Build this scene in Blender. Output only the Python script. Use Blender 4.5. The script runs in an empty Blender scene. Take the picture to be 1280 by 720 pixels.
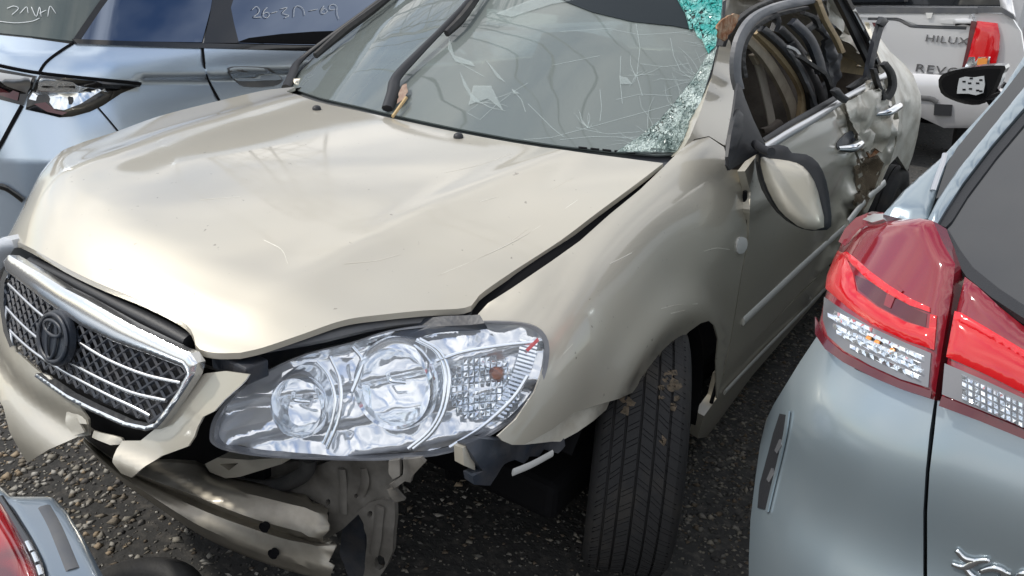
import bpy, bmesh, math, random
import numpy as np
from mathutils import Vector, Matrix
from mathutils.geometry import delaunay_2d_cdt
rnd = random.Random(7); nrg = np.random.RandomState(7)
S = bpy.context.scene; COL = S.collection

# ------------------------------------------------------------------ camera
CO = np.array([1.5286921, -1.5566210, 1.4206807]); FPX = 1020.0173
CR = np.array([[0.81282356, 0.58010596, 0.05286712], [-0.25404501, 0.27135518, 0.92834665], [-0.52419366, 0.76801265, -0.36793691]])
cam = bpy.data.cameras.new('camera'); camo = bpy.data.objects.new('camera', cam); COL.objects.link(camo)
cam.sensor_width = 36.0; cam.lens = FPX / 1280 * 36.0; cam.clip_start = .05; cam.clip_end = 2000
camo.matrix_world = Matrix(((CR[0][0], CR[1][0], -CR[2][0], CO[0]), (CR[0][1], CR[1][1], -CR[2][1], CO[1]), (CR[0][2], CR[1][2], -CR[2][2], CO[2]), (0, 0, 0, 1)))
S.camera = camo
# ------------------------------------------------------------------ light
SUN = Vector((-.62, -.50, .92)).normalized()
elev = math.asin(SUN.z); azim = math.atan2(SUN.x, SUN.y)
W = bpy.data.worlds.new("World"); S.world = W; W.use_nodes = True
nt = W.node_tree; nt.nodes.clear()
def N(t, ty, **k):
    n = t.nodes.new(ty)
    for a, b in k.items():
        if a in n.inputs: n.inputs[a].default_value = b
        else: setattr(n, a, b)
    return n
out = N(nt, 'ShaderNodeOutputWorld'); bg = N(nt, 'ShaderNodeBackground', Strength=.14)
sky = N(nt, 'ShaderNodeTexSky', sky_type='NISHITA', sun_disc=False, sun_elevation=elev, sun_rotation=azim, air_density=1.0, dust_density=1.0)
bg2 = N(nt, 'ShaderNodeBackground', Strength=1.0)
tc = N(nt, 'ShaderNodeTexCoord'); mp = N(nt, 'ShaderNodeMapping'); mp.inputs['Scale'].default_value = (1.0, 1.0, 2.6)
no = N(nt, 'ShaderNodeTexNoise', Scale=1.7, Detail=7.0, Roughness=.55)
cr = N(nt, 'ShaderNodeValToRGB'); cr.color_ramp.elements[0].position = .38; cr.color_ramp.elements[1].position = .54
no2 = N(nt, 'ShaderNodeTexNoise', Scale=3.1, Detail=5.0)
cc = N(nt, 'ShaderNodeValToRGB'); cc.color_ramp.elements[0].color = (.75, .79, .85, 1); cc.color_ramp.elements[1].color = (1.30, 1.28, 1.26, 1)
cc.color_ramp.elements[0].position = .35; cc.color_ramp.elements[1].position = .65
mx = N(nt, 'ShaderNodeMixShader')
L = nt.links.new
L(tc.outputs['Generated'], mp.inputs['Vector']); L(mp.outputs['Vector'], no.inputs['Vector']); L(mp.outputs['Vector'], no2.inputs['Vector'])
L(no.outputs['Fac'], cr.inputs['Fac']); L(no2.outputs['Fac'], cc.inputs['Fac'])
L(sky.outputs['Color'], bg.inputs['Color']); L(cc.outputs['Color'], bg2.inputs['Color'])
L(cr.outputs['Color'], mx.inputs['Fac']); L(bg.outputs[0], mx.inputs[1]); L(bg2.outputs[0], mx.inputs[2]); L(mx.outputs[0], out.inputs[0])
sl = bpy.data.lights.new('sun', 'SUN'); sl.energy = 2.1; sl.angle = math.radians(3); sl.color = (1, .955, .88)
so = bpy.data.objects.new('sun', sl); COL.objects.link(so); so.rotation_euler = SUN.to_track_quat('Z', 'Y').to_euler()
S.view_settings.view_transform = 'Standard'; S.view_settings.look = 'None'; S.view_settings.exposure = 0.22; S.view_settings.gamma = 1
S.cycles.max_bounces = 10; S.cycles.transparent_max_bounces = 12

# ------------------------------------------------------------------ survey helpers: sight lines of the photograph met with real surfaces
def rays(px):
    px = np.asarray(px, float).reshape(-1, 2)
    c = np.stack([(px[:, 0] - 640) / FPX, -(px[:, 1] - 360) / FPX, np.ones(len(px))], 1)
    return c @ CR
def on(px, F, t0=.3, t1=9.0, n=260):
    """3-D points where the sight lines meet the surface F = 0 (F > 0 in front of it)."""
    d = rays(px); ts = np.linspace(t0, t1, n)
    P = CO + d[:, None, :] * ts[None, :, None]
    f = F(P[..., 0], P[..., 1], P[..., 2])
    neg = (f[:, 1:] <= 0) & (f[:, :-1] > 0)
    has = neg.any(1); i = np.where(has, neg.argmax(1), f[:, :-1].argmin(1))
    a = ts[i]; b = ts[i + 1]
    for _ in range(26):
        m = (a + b) / 2; p = CO + d * m[:, None]; pos = F(p[:, 0], p[:, 1], p[:, 2]) > 0
        a = np.where(pos, m, a); b = np.where(pos, b, m)
    t = (a + b) / 2
    if not has.all():                       # sight line just misses: take its closest approach
        w = ts[1] - ts[0]; tm = np.where(has, t, ts[i])
        for _ in range(4):
            q = np.clip(tm[:, None] + np.linspace(-w, w, 25)[None], .05, None); p = CO + d[:, None, :] * q[..., None]
            tm = np.where(has, t, q[np.arange(len(q)), F(p[..., 0], p[..., 1], p[..., 2]).argmin(1)]); w = w / 10
        t = tm
    return CO + d * t[:, None]
def corner(X, Y, cx, cy, r, sx=1):
    """signed distance in plan to a body with one rounded corner (rear face towards -y, side towards sx)"""
    a = (cx - X) * sx; b = cy - Y
    return np.where((a > 0) & (b > 0), np.hypot(a, b), np.maximum(a, b)) - r
def at(u, v, **k):
    (a, c), = k.items(); i = 'xyz'.index(a); d = rays([(u, v)])[0]
    return CO + d * (c - CO[i]) / d[i]
def PX(x): return lambda X, Y, Z: X - x
def PY(y): return lambda X, Y, Z: y - Y
def PZ(z): return lambda X, Y, Z: Z - z
def plane(p, n):
    p = np.array(p, float); n = np.array(n, float); n = n / np.linalg.norm(n)
    return lambda X, Y, Z: (X - p[0]) * n[0] + (Y - p[1]) * n[1] + (Z - p[2]) * n[2]
def gradn(F, P, e=1.5e-3):
    x, y, z = P[:, 0], P[:, 1], P[:, 2]
    g = np.stack([F(x + e, y, z) - F(x - e, y, z), F(x, y + e, z) - F(x, y - e, z), F(x, y, z + e) - F(x, y, z - e)], 1)
    return g / (np.linalg.norm(g, axis=1, keepdims=True) + 1e-12)
def cubic(xs, ys):
    """monotone cubic interpolation"""
    xs = np.array(xs, float); ys = np.array(ys, float); h = np.diff(xs); dl = np.diff(ys) / h
    m = np.zeros(len(xs)); m[0] = dl[0]; m[-1] = dl[-1]
    for i in range(1, len(xs) - 1):
        m[i] = 0 if dl[i - 1] * dl[i] <= 0 else 2 * dl[i - 1] * dl[i] / (dl[i - 1] + dl[i])
    def f(x):
        x = np.asarray(x, float); i = np.clip(np.searchsorted(xs, x) - 1, 0, len(xs) - 2); t = (x - xs[i]) / h[i]
        lo = x < xs[0]; hi = x > xs[-1]; tc = np.clip(t, 0, 1)
        r = (2 * tc**3 - 3 * tc**2 + 1) * ys[i] + (tc**3 - 2 * tc**2 + tc) * h[i] * m[i] + (-2 * tc**3 + 3 * tc**2) * ys[i + 1] + (tc**3 - tc**2) * h[i] * m[i + 1]
        r = np.where(lo, ys[0] + m[0] * (x - xs[0]), r); return np.where(hi, ys[-1] + m[-1] * (x - xs[-1]), r)
    return f
def cat(pts, n=8, closed=False):
    P = np.array(pts, float); k = len(P); o = []
    for i in range(k if closed else k - 1):
        p1, p2 = P[i], P[(i + 1) % k]
        p0 = P[(i - 1) % k] if closed or i > 0 else 2 * p1 - p2
        p3 = P[(i + 2) % k] if closed or i + 2 < k else 2 * p2 - p1
        for j in range(n):
            t = j / n
            o.append(.5 * (2 * p1 + (p2 - p0) * t + (2 * p0 - 5 * p1 + 4 * p2 - p3) * t * t + (3 * p1 - p0 - 3 * p2 + p3) * t**3))
    if not closed: o.append(P[-1])
    return np.array(o)
def resample(P, step, closed=True):
    Q = np.vstack([P, P[:1]]) if closed else np.asarray(P, float)
    o = []
    for a, b in zip(Q[:-1], Q[1:]):
        k = max(1, int(round(np.linalg.norm(b - a) / step)))
        for j in range(k): o.append(a + (b - a) * j / k)
    if not closed: o.append(Q[-1])
    return np.array(o)
def inside(p, poly):
    x, y = p[:, 0][:, None], p[:, 1][:, None]; a = poly; b = np.roll(poly, -1, 0)
    c = ((a[:, 1] > y) != (b[:, 1] > y)) & (x < (b[:, 0] - a[:, 0]) * (y - a[:, 1]) / (b[:, 1] - a[:, 1] + 1e-12) + a[:, 0])
    return c.sum(1) % 2 == 1
def pdist(p, poly):
    a = poly[None]; b = np.roll(poly, -1, 0)[None]; q = p[:, None]; ab = b - a
    t = np.clip(((q - a) * ab).sum(2) / ((ab**2).sum(2) + 1e-12), 0, 1)
    return np.linalg.norm(q - a - ab * t[..., None], axis=2).min(1)
def vnoise(P, sc, seed=0):
    """smooth value noise on 3-D points, -1..1"""
    q = np.asarray(P, float) * sc; i = np.floor(q).astype(int); f = q - i; f = f * f * (3 - 2 * f); r = 0
    for dx in (0, 1):
        for dy in (0, 1):
            for dz in (0, 1):
                h = (i[..., 0] + dx) * 73856093 ^ (i[..., 1] + dy) * 19349663 ^ (i[..., 2] + dz) * 83492791 ^ seed * 2654435
                h = (h * 1103515245 + 12345) & 0x7fffffff; h = (h >> 7) % 10007 / 5003.5 - 1
                r = r + h * (f[..., 0] if dx else 1 - f[..., 0]) * (f[..., 1] if dy else 1 - f[..., 1]) * (f[..., 2] if dz else 1 - f[..., 2])
    return r
# ------------------------------------------------------------------ object helpers
def thing(name, label, category, loc=(0, 0, 0), group=None):
    o = bpy.data.objects.new(name, None); COL.objects.link(o); o.location = loc; o.empty_display_size = .2
    o['label'] = label; o['category'] = category
    if group: o['group'] = group
    return o
def origin(o):
    v = Vector(o.location)
    while o.parent: o = o.parent; v = v + Vector(o.location)
    return v
def link(name, me, mat, parent=None, smooth=True, loc=None, angle=None):
    """meshes come in world coordinates; children are stored relative to their parent"""
    if smooth: me.polygons.foreach_set('use_smooth', [True] * len(me.polygons))
    if angle: me.set_sharp_from_angle(angle=math.radians(angle))
    o = bpy.data.objects.new(name, me)
    if parent:
        me.transform(Matrix.Translation(-origin(parent))); o.parent = parent
    elif loc is not None:
        me.transform(Matrix.Translation(-Vector(loc))); o.location = loc
    for m in (mat if isinstance(mat, (list, tuple)) else [mat]): me.materials.append(m)
    COL.objects.link(o); return o
def tag(o, label, category, group=None):
    o['label'] = label; o['category'] = category
    if group: o['group'] = group
    return o
def mesh_np(V, Fc):
    me = bpy.data.meshes.new('m'); me.from_pydata([tuple(map(float, v)) for v in V], [], [tuple(map(int, f)) for f in Fc]); me.update(); return me
def sheet(name, px, F, mat, parent, thick=.003, step=12, curve=0, off=0, bulge=0, bw=None, holes=(), warp=None, loc=None, flat=False, pos=None):
    """panel: pixel outline carried onto the surface F, with an inner face and edges"""
    px = np.array(px, float)
    if curve: px = cat(px, curve, True)
    o = resample(px, step * .7); nb = len(o)
    lo, hi = o.min(0), o.max(0)
    gx, gy = np.meshgrid(np.arange(lo[0], hi[0], step), np.arange(lo[1], hi[1], step)); gx = gx + (np.arange(gx.shape[0]) % 2)[:, None] * step * .5
    g = np.stack([gx.ravel(), gy.ravel()], 1)
    if len(g): g = g[inside(g, o)]
    if len(g): g = g[pdist(g, o) > step * .45]
    hs = [resample(np.array(h, float), step * .6) for h in holes]
    for h in hs:
        if len(g): g = g[~inside(g, h)]
        if len(g): g = g[pdist(g, h) > step * .4]
    loops = [o] + hs
    pts = np.vstack(loops + [g]) if len(g) else np.vstack(loops)
    edges = []; k = 0
    for l in loops:
        edges += [(k + i, k + (i + 1) % len(l)) for i in range(len(l))]; k += len(l)
    vo, eo, fo, ov, oe, of = delaunay_2d_cdt([Vector(p) for p in pts], edges, [], 1, 1e-6)
    v2 = np.array([(v.x, v.y) for v in vo]); tri = [tuple(f) for f in fo if len(f) == 3]
    for h in hs:
        cen = v2[np.array(tri)].mean(1); kp = ~inside(cen, h); tri = [t for t, k_ in zip(tri, kp) if k_]
    if pos is not None: P = pos(v2)
    else: P = on(v2, F)
    n = gradn(F, P)
    if bulge:
        d = pdist(v2, o); w = bw or max(d.max(), 1e-6); s = np.clip(d / w, 0, 1)
        P = P + n * (bulge * np.sqrt(np.clip(1 - (1 - s)**2, 0, 1)))[:, None]
    if off: P = P + n * off
    if warp is not None: P = P + n * warp(P)[:, None]
    V0 = P; nv = len(V0); T = []
    for a, b, c in tri:
        nn = np.cross(P[b] - P[a], P[c] - P[a])
        T.append((a, b, c) if nn @ (n[a] + n[b] + n[c]) > 0 else (a, c, b))
    if bulge or warp is not None:
        nn = np.zeros_like(P)
        for a, b, c in T:
            q = np.cross(P[b] - P[a], P[c] - P[a]); nn[a] += q; nn[b] += q; nn[c] += q
        n = nn / (np.linalg.norm(nn, axis=1, keepdims=True) + 1e-12)
    V = [V0]; Fc = list(T)
    sm = [not flat] * len(T)
    if thick:
        back = V0 - gradn(F, P) * thick; V.append(back); Fc += [(c + nv, b + nv, a + nv) for a, b, c in T]; sm += [not flat] * len(T)
        use = {}
        for t in T:
            for a, b in ((t[0], t[1]), (t[1], t[2]), (t[2], t[0])): use[(a, b)] = 1
        bd = [(a, b) for (a, b) in use if (b, a) not in use]
        base = 2 * nv; R = []
        for a, b in bd:
            R += [V0[a], V0[b], back[b], back[a]]; Fc.append((base + 1, base, base + 3, base + 2)); base += 4; sm.append(False)
        if R: V.append(np.array(R))
    V = np.vstack(V); me = mesh_np(V, Fc)
    me.polygons.foreach_set('use_smooth', sm)
    if not flat and len(me.polygons) == len(Fc):
        nm = np.zeros((len(V), 3)); nm[:nv] = n
        if thick: nm[nv:2 * nv] = -n
        me.normals_split_custom_set_from_vertices([tuple(x) for x in nm])
    return link(name, me, mat, parent, smooth=False, loc=loc)
def grid(name, rows, mat, parent, nu=8, nv=8, thick=0, closed=False, loc=None, warp=None, angle=40):
    """smooth surface through rows of 3-D points"""
    R = [cat(r, nu, closed) for r in rows]; A = np.array(R)
    A = np.array([cat(A[:, j], nv) for j in range(A.shape[1])]).transpose(1, 0, 2)
    if warp is not None: A = warp(A)
    h, w = A.shape[:2]; V = A.reshape(-1, 3); Fc = []
    for i in range(h - 1):
        for j in range(w if closed else w - 1):
            Fc.append((i * w + j, i * w + (j + 1) % w, (i + 1) * w + (j + 1) % w, (i + 1) * w + j))
    me = mesh_np(V, Fc); o = link(name, me, mat, parent, loc=loc, angle=angle)
    if thick: m = o.modifiers.new('s', 'SOLIDIFY'); m.thickness = thick; m.offset = 0
    return o
def tube_vf(pts, r, n=8, k=5, flatten=1.0, smooth=True, up=(0, 0, 1)):
    P = cat(pts, k) if smooth and len(pts) > 2 else np.array(pts, float)
    r = np.atleast_1d(np.array(r, float)); rr = np.interp(np.linspace(0, 1, len(P)), np.linspace(0, 1, len(r)), r) if len(r) > 1 else np.full(len(P), r[0])
    V = []; Fc = []; T = np.gradient(P, axis=0); T /= np.linalg.norm(T, axis=1, keepdims=True) + 1e-12
    u = np.array(up, float)
    for i, p in enumerate(P):
        a = np.cross(T[i], u)
        if np.linalg.norm(a) < 1e-3: a = np.cross(T[i], (1, 0, .1))
        a /= np.linalg.norm(a); b = np.cross(a, T[i])
        for j in range(n):
            t = 2 * math.pi * j / n; V.append(p + rr[i] * (math.cos(t) * a + flatten * math.sin(t) * b))
    for i in range(len(P) - 1):
        for j in range(n): Fc.append((i * n + j, i * n + (j + 1) % n, (i + 1) * n + (j + 1) % n, (i + 1) * n + j))
    Fc.append(tuple(range(n))[::-1]); Fc.append(tuple((len(P) - 1) * n + j for j in range(n)))
    return V, Fc
def join_vf(parts):
    V = []; Fc = []
    for v, f in parts:
        b = len(V); V += list(v); Fc += [tuple(i + b for i in q) for q in f]
    return V, Fc
def tube(name, pts, r, mat, parent, **k):
    loc = k.pop('loc', None); v, f = tube_vf(pts, r, **k); return link(name, mesh_np(v, f), mat, parent, loc=loc, angle=50)
def tubes(name, lst, r, mat, parent, **k):
    v, f = join_vf([tube_vf(p, r, **k) for p in lst]); return link(name, mesh_np(v, f), mat, parent, angle=50)
def strip(name, px, w, F, mat, parent, off=.002, h=.004, flatten=.35, n=6, k=4, smooth=True):
    """moulding following a pixel line on a surface"""
    P = on(px, F); nn = gradn(F, P); P = P + nn * off
    v, f = tube_vf(P, w, n=n, k=k, flatten=flatten, smooth=smooth, up=tuple(nn.mean(0))); return link(name, mesh_np(v, f), mat, parent, angle=60)
def box_vf(c, s, R=None):
    c = np.array(c, float); s = np.array(s, float) / 2; R = np.eye(3) if R is None else R
    V = [c + R @ (s * np.array([a, b, d])) for a in (-1, 1) for b in (-1, 1) for d in (-1, 1)]
    return V, [(0, 1, 3, 2), (4, 6, 7, 5), (0, 4, 5, 1), (2, 3, 7, 6), (0, 2, 6, 4), (1, 5, 7, 3)]
def box(name, c, s, mat, parent, R=None, bev=.004, loc=None):
    v, f = box_vf(c, s, R); o = link(name, mesh_np(v, f), mat, parent, smooth=False, loc=loc)
    if bev: m = o.modifiers.new('b', 'BEVEL'); m.width = bev; m.segments = 2
    return o
def frame(ax):
    a = np.array(ax, float); a /= np.linalg.norm(a); t = np.array([0, 0, 1.0]) if abs(a[2]) < .9 else np.array([1.0, 0, 0])
    u = np.cross(t, a); u /= np.linalg.norm(u); return u, np.cross(a, u), a
def lathe_vf(c, ax, prof, n=32, sx=1.0):
    u, w, a = frame(ax); c = np.array(c, float); V = []; Fc = []
    for r, h in prof:
        for j in range(n):
            t = 2 * math.pi * j / n; V.append(c + r * (sx * math.cos(t) * u + math.sin(t) * w) + h * a)
    for i in range(len(prof) - 1):
        for j in range(n): Fc.append((i * n + j, i * n + (j + 1) % n, (i + 1) * n + (j + 1) % n, (i + 1) * n + j))
    return V, Fc
def lathe(name, c, ax, prof, mat, parent, n=32, sx=1.0, angle=40):
    v, f = lathe_vf(c, ax, prof, n, sx); return link(name, mesh_np(v, f), mat, parent, angle=angle)

# ------------------------------------------------------------------ materials
def lin(c):
    if isinstance(c, str):
        c = [int(c[i:i + 2], 16) / 255 for i in (0, 2, 4)]; c = [x / 12.92 if x <= .04045 else ((x + .055) / 1.055)**2.4 for x in c]
    return (c[0], c[1], c[2], 1)
def mat(name, col, rough=.5, metal=0, coat=0, coatr=.05, spec=.5, var=None, vs=6.0, vt=(.4, .65), bump=0, bs=60, emit=0, alpha=1, ior=1.5, det=5.0):
    m = bpy.data.materials.new(name); m.use_nodes = True; t = m.node_tree; p = t.nodes['Principled BSDF']; l = t.links.new
    p.inputs['Base Color'].default_value = lin(col); p.inputs['Roughness'].default_value = rough; p.inputs['Metallic'].default_value = metal
    p.inputs['Coat Weight'].default_value = coat; p.inputs['Coat Roughness'].default_value = coatr; p.inputs['Specular IOR Level'].default_value = spec; p.inputs['IOR'].default_value = ior
    p.inputs['Alpha'].default_value = alpha
    g = t.nodes.new('ShaderNodeTexCoord')
    if var is not None:
        n = N(t, 'ShaderNodeTexNoise', Scale=vs, Detail=det, Roughness=.6); r = N(t, 'ShaderNodeValToRGB')
        r.color_ramp.elements[0].position, r.color_ramp.elements[1].position = vt
        r.color_ramp.elements[0].color = lin(col); r.color_ramp.elements[1].color = lin(var)
        l(g.outputs['Object'], n.inputs['Vector']); l(n.outputs['Fac'], r.inputs['Fac']); l(r.outputs['Color'], p.inputs['Base Color'])
    if bump:
        n = N(t, 'ShaderNodeTexNoise', Scale=bs, Detail=4.0); b = N(t, 'ShaderNodeBump', Strength=bump, Distance=.004)
        l(g.outputs['Object'], n.inputs['Vector']); l(n.outputs['Fac'], b.inputs['Height']); l(b.outputs['Normal'], p.inputs['Normal'])
    return m
def brick_vf(F, u, v, du, dv, sk, off, h, jit=0):
    q = [(u - du, v - dv - sk * du), (u + du, v - dv + sk * du), (u + du, v + dv + sk * du), (u - du, v + dv - sk * du)]; P = on(q, F); n = gradn(F, P); c = P.mean(0)
    j = 1 + jit * nrg.randn(4, 1); V = list(P + n * off) + list(c + (P - c) * .62 + n * (off + h * j))
    return V, [(3, 2, 1, 0)[::-1], (4, 5, 6, 7)[::-1]] + [(k, 4 + k, 4 + (k + 1) % 4, (k + 1) % 4) for k in range(4)]
def paint(name, col, metal=.35, rough=.42, dust=None, dlo=.5, dhi=.8, coat=.9, coatr=.03, spots=False, cior=1.5, cdust=.16):
    """metallic car paint under clear coat with a thin uneven film of dust that dulls it"""
    m = mat(name, col, rough, metal, coat, coatr); t = m.node_tree; p = t.nodes['Principled BSDF']; l = t.links.new
    g = t.nodes.new('ShaderNodeTexCoord'); n1 = N(t, 'ShaderNodeTexNoise', Scale=3.0, Detail=8.0, Roughness=.65); n2 = N(t, 'ShaderNodeTexNoise', Scale=420.0, Detail=1.0)
    r = N(t, 'ShaderNodeMapRange'); r.inputs['From Min'].default_value = .35; r.inputs['From Max'].default_value = .75; r.inputs['To Min'].default_value = 0.02; r.inputs['To Max'].default_value = dhi * .5
    mxr = N(t, 'ShaderNodeMix', data_type='RGBA'); mxr.inputs[6].default_value = lin(col); mxr.inputs[7].default_value = lin(dust or col)
    l(g.outputs['Object'], n1.inputs['Vector']); l(n1.outputs['Fac'], r.inputs['Value']); l(r.outputs['Result'], mxr.inputs[0]); l(mxr.outputs[2], p.inputs['Base Color'])
    if spots:                                # paint chips and specks of dirt
        n3 = N(t, 'ShaderNodeTexNoise', Scale=62.0, Detail=3.0); l(g.outputs['Object'], n3.inputs['Vector']); r3 = N(t, 'ShaderNodeValToRGB'); r3.color_ramp.elements[0].position = .715; r3.color_ramp.elements[1].position = .76
        r3.color_ramp.elements[1].color = (.55, .55, .55, 1); l(n3.outputs['Fac'], r3.inputs['Fac']); mx3 = N(t, 'ShaderNodeMix', data_type='RGBA'); mx3.inputs[7].default_value = (.16, .13, .10, 1)
        l(mxr.outputs[2], mx3.inputs[6]); l(r3.outputs['Color'], mx3.inputs[0]); l(mx3.outputs[2], p.inputs['Base Color'])
    r2 = N(t, 'ShaderNodeMapRange'); r2.inputs['From Min'].default_value = .3; r2.inputs['From Max'].default_value = .8; r2.inputs['To Min'].default_value = coatr; r2.inputs['To Max'].default_value = coatr + cdust; p.inputs['Coat IOR'].default_value = cior
    l(n1.outputs['Fac'], r2.inputs['Value']); l(r2.outputs['Result'], p.inputs['Coat Roughness'])
    l(g.outputs['Object'], n2.inputs['Vector']); b = N(t, 'ShaderNodeBump', Strength=.035, Distance=.001); l(n2.outputs['Fac'], b.inputs['Height']); l(b.outputs['Normal'], p.inputs['Normal'])
    return m
def clear(name, tint=(1, 1, 1), ior=1.5, rough=.02, body=0.0, bodycol=(.3, .33, .32)):
    """thin clear sheet: see-through plus mirror reflection by angle, with a little film of dirt"""
    m = bpy.data.materials.new(name); m.use_nodes = True; t = m.node_tree; t.nodes.clear(); l = t.links.new
    o = t.nodes.new('ShaderNodeOutputMaterial'); tr = N(t, 'ShaderNodeBsdfTransparent'); tr.inputs[0].default_value = (*tint, 1); gl = N(t, 'ShaderNodeBsdfGlossy', Roughness=rough)
    df = N(t, 'ShaderNodeBsdfDiffuse'); df.inputs[0].default_value = (*bodycol, 1); fr = N(t, 'ShaderNodeFresnel', IOR=ior); ge = t.nodes.new('ShaderNodeNewGeometry'); im = N(t, 'ShaderNodeMapRange'); im.inputs['To Min'].default_value = ior; im.inputs['To Max'].default_value = 1 / ior; l(ge.outputs['Backfacing'], im.inputs['Value']); l(im.outputs['Result'], fr.inputs['IOR'])      # a thin pane mirrors alike from both sides
    a = N(t, 'ShaderNodeMixShader', Fac=body); b = t.nodes.new('ShaderNodeMixShader')
    l(tr.outputs[0], a.inputs[1]); l(df.outputs[0], a.inputs[2]); l(fr.outputs[0], b.inputs[0]); l(a.outputs[0], b.inputs[1]); l(gl.outputs[0], b.inputs[2]); l(b.outputs[0], o.inputs[0]); return m
M = {}
M['gold'] = paint('champagne_paint', (.56, .52, .43), .50, .45, (.53, .51, .45), dhi=.8, spots=True, coat=1.0, cior=1.58, cdust=.10)
M['primer'] = mat('bare_panel', (.70, .68, .60), .45, .1, .2, var=(.5, .46, .38), vs=9, bump=.2)
M['blue'] = paint('blue_grey_paint', (.60, .71, .84), .68, .24, (.58, .64, .70), dhi=.4)
M['silver'] = paint('grey_silver_paint', (.29, .36, .405), .6, .30, (.33, .36, .37), dhi=.9, cior=1.6)
M['white_silver'] = paint('pale_silver_paint', (.61, .61, .62), .5, .4, (.56, .55, .53), dhi=.6)
M['black'] = mat('black_plastic', (.018, .019, .022), .5, bump=.15, bs=300)
M['blackgloss'] = mat('gloss_black', (.008, .008, .009), .12, coat=.6)
M['dark'] = mat('dark_cavity', (.008, .008, .009), .9, spec=.1)
M['rubber'] = mat('rubber', (.022, .022, .023), .7, var=(.045, .043, .04), vs=14, bump=.2, bs=200)
M['frame_grey'] = mat('frame_rubber', (.16, .165, .175), .55, var=(.24, .24, .245), vs=10)
M['grey_plastic'] = mat('grey_plastic', (.075, .08, .09), .5, var=(.11, .11, .11), vs=8)
M['blueblack'] = mat('blue_black_plastic', (.025, .032, .045), .45, var=(.05, .05, .055), vs=20, bump=.2, bs=120)
M['chrome'] = mat('chrome', (.78, .80, .82), .10, 1.0)
M['badge'] = mat('badge_metal', (.20, .20, .21), .25, .8)
M['satin'] = mat('satin_chrome', (.62, .63, .65), .28, 1.0)
M['reflector'] = mat('lamp_reflector', (.92, .96, 1.0), .09, .82)
M['clearback'] = mat('clear_lens_back', (.22, .22, .23), .2, .6)
M['backing'] = mat('lamp_backing', (.97, .985, 1.0), .06, .66)
M['lamp_rim'] = mat('lamp_rim', (.20, .21, .23), .35, var=(.15, .15, .16), vs=10)
M['bar'] = mat('brushed_chrome', (.84, .85, .87), .17, .92)
M['slate'] = paint('slate_paint', (.20, .25, .30), .5, .35, (.25, .28, .30), dhi=.6)
M['stain'] = mat('brown_stain', (.16, .12, .08), .9, var=(.24, .19, .13), vs=30, alpha=.62)
M['glint'] = mat('glint_film', (.50, .57, .56), .4, alpha=.22)
M['trim'] = mat('pale_moulding', (.72, .71, .67), .28, .3, .4)
M['beam'] = mat('primer_metal', (.42, .385, .32), .42, .70, .1, var=(.28, .255, .21), vs=7, bump=.12, bs=30)
M['bracket'] = mat('bracket_metal', (.25, .235, .21), .46, .4, var=(.13, .12, .105), vs=9, bump=.2, bs=40)
M['rust'] = mat('rust', (.22, .085, .03), .9, var=(.40, .28, .18), vs=40, bump=.8, bs=150)
M['beige'] = mat('beige_trim', (.42, .36, .27), .75, var=(.30, .25, .19), vs=10)
M['tan'] = mat('tan_trim', (.46, .35, .20), .7, var=(.36, .27, .16), vs=14)
M['belt'] = mat('seat_belt_webbing', (.40, .36, .30), .8, bump=.3, bs=400)
M['seat'] = mat('seat_fabric', (.16, .135, .115), .95, var=(.10, .085, .07), vs=12, bump=.3, bs=250)
M['interior'] = mat('interior_plastic', (.035, .033, .032), .7)
M['wglass'] = clear('windscreen_glass', (.55, .62, .60), 1.6, .015, .50, (.29, .325, .315))
M['shard'] = mat('crushed_glass', (.20, .27, .255), .30, spec=.5, var=(.56, .64, .61), vs=24, vt=(.34, .6))
M['teal'] = mat('teal_glass', (.04, .36, .33), .25, spec=.5, var=(.36, .62, .58), vs=22, vt=(.42, .66))
M['crack'] = mat('crack_edge', (.50, .57, .56), .4, alpha=.34)
M['band'] = mat('tinted_band', (.008, .014, .018), .4, spec=.25)
M['suvglass'] = mat('mirrored_tint', (.15, .18, .24), .03, 1.0)
M['cglass'] = mat('car_glass', (.012, .014, .017), .03, spec=.6, coat=.4)
M['gglass'] = mat('green_glass', (.10, .125, .12), .04, spec=.6, var=(.13, .15, .14), vs=3)
M['lens'] = clear('lamp_lens', (.97, .98, 1), 1.5, .02, .03, (.62, .68, .76))
M['red'] = mat('red_lens', (.58, .008, .012), .10, coat=.8, spec=.6)
M['reddeep'] = mat('red_lens_clear', (.23, .012, .022), .08, coat=1.0, spec=.6)
M['redlight'] = mat('red_light_guide', (.75, .01, .02), .2, coat=1.0)
M['reddark'] = mat('dark_red_lens', (.09, .008, .014), .12, coat=.9)
M['amber'] = mat('amber_bulb', (.75, .28, .05), .2, coat=.5)
M['ambern'] = mat('amber_brown', (.30, .10, .05), .3, coat=.5)
M['white'] = mat('white_plastic', (.62, .62, .60), .5)
M['chalk'] = mat('white_marker', (.72, .75, .76), .8)
M['tyre'] = mat('tyre_rubber', (.022, .022, .023), .82, var=(.055, .048, .040), vs=9, vt=(.5, .8), bump=.25, bs=120)
M['mud'] = mat('dried_mud', (.15, .115, .08), .95, var=(.085, .07, .05), vs=60, bump=.6, bs=200)
M['leaf'] = mat('dry_leaf', (.26, .17, .13), .8, var=(.35, .26, .20), vs=60)
M['twig'] = mat('pale_twig', (.50, .36, .18), .8)
M['plate'] = mat('grey_plate', (.50, .52, .54), .5)

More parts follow.
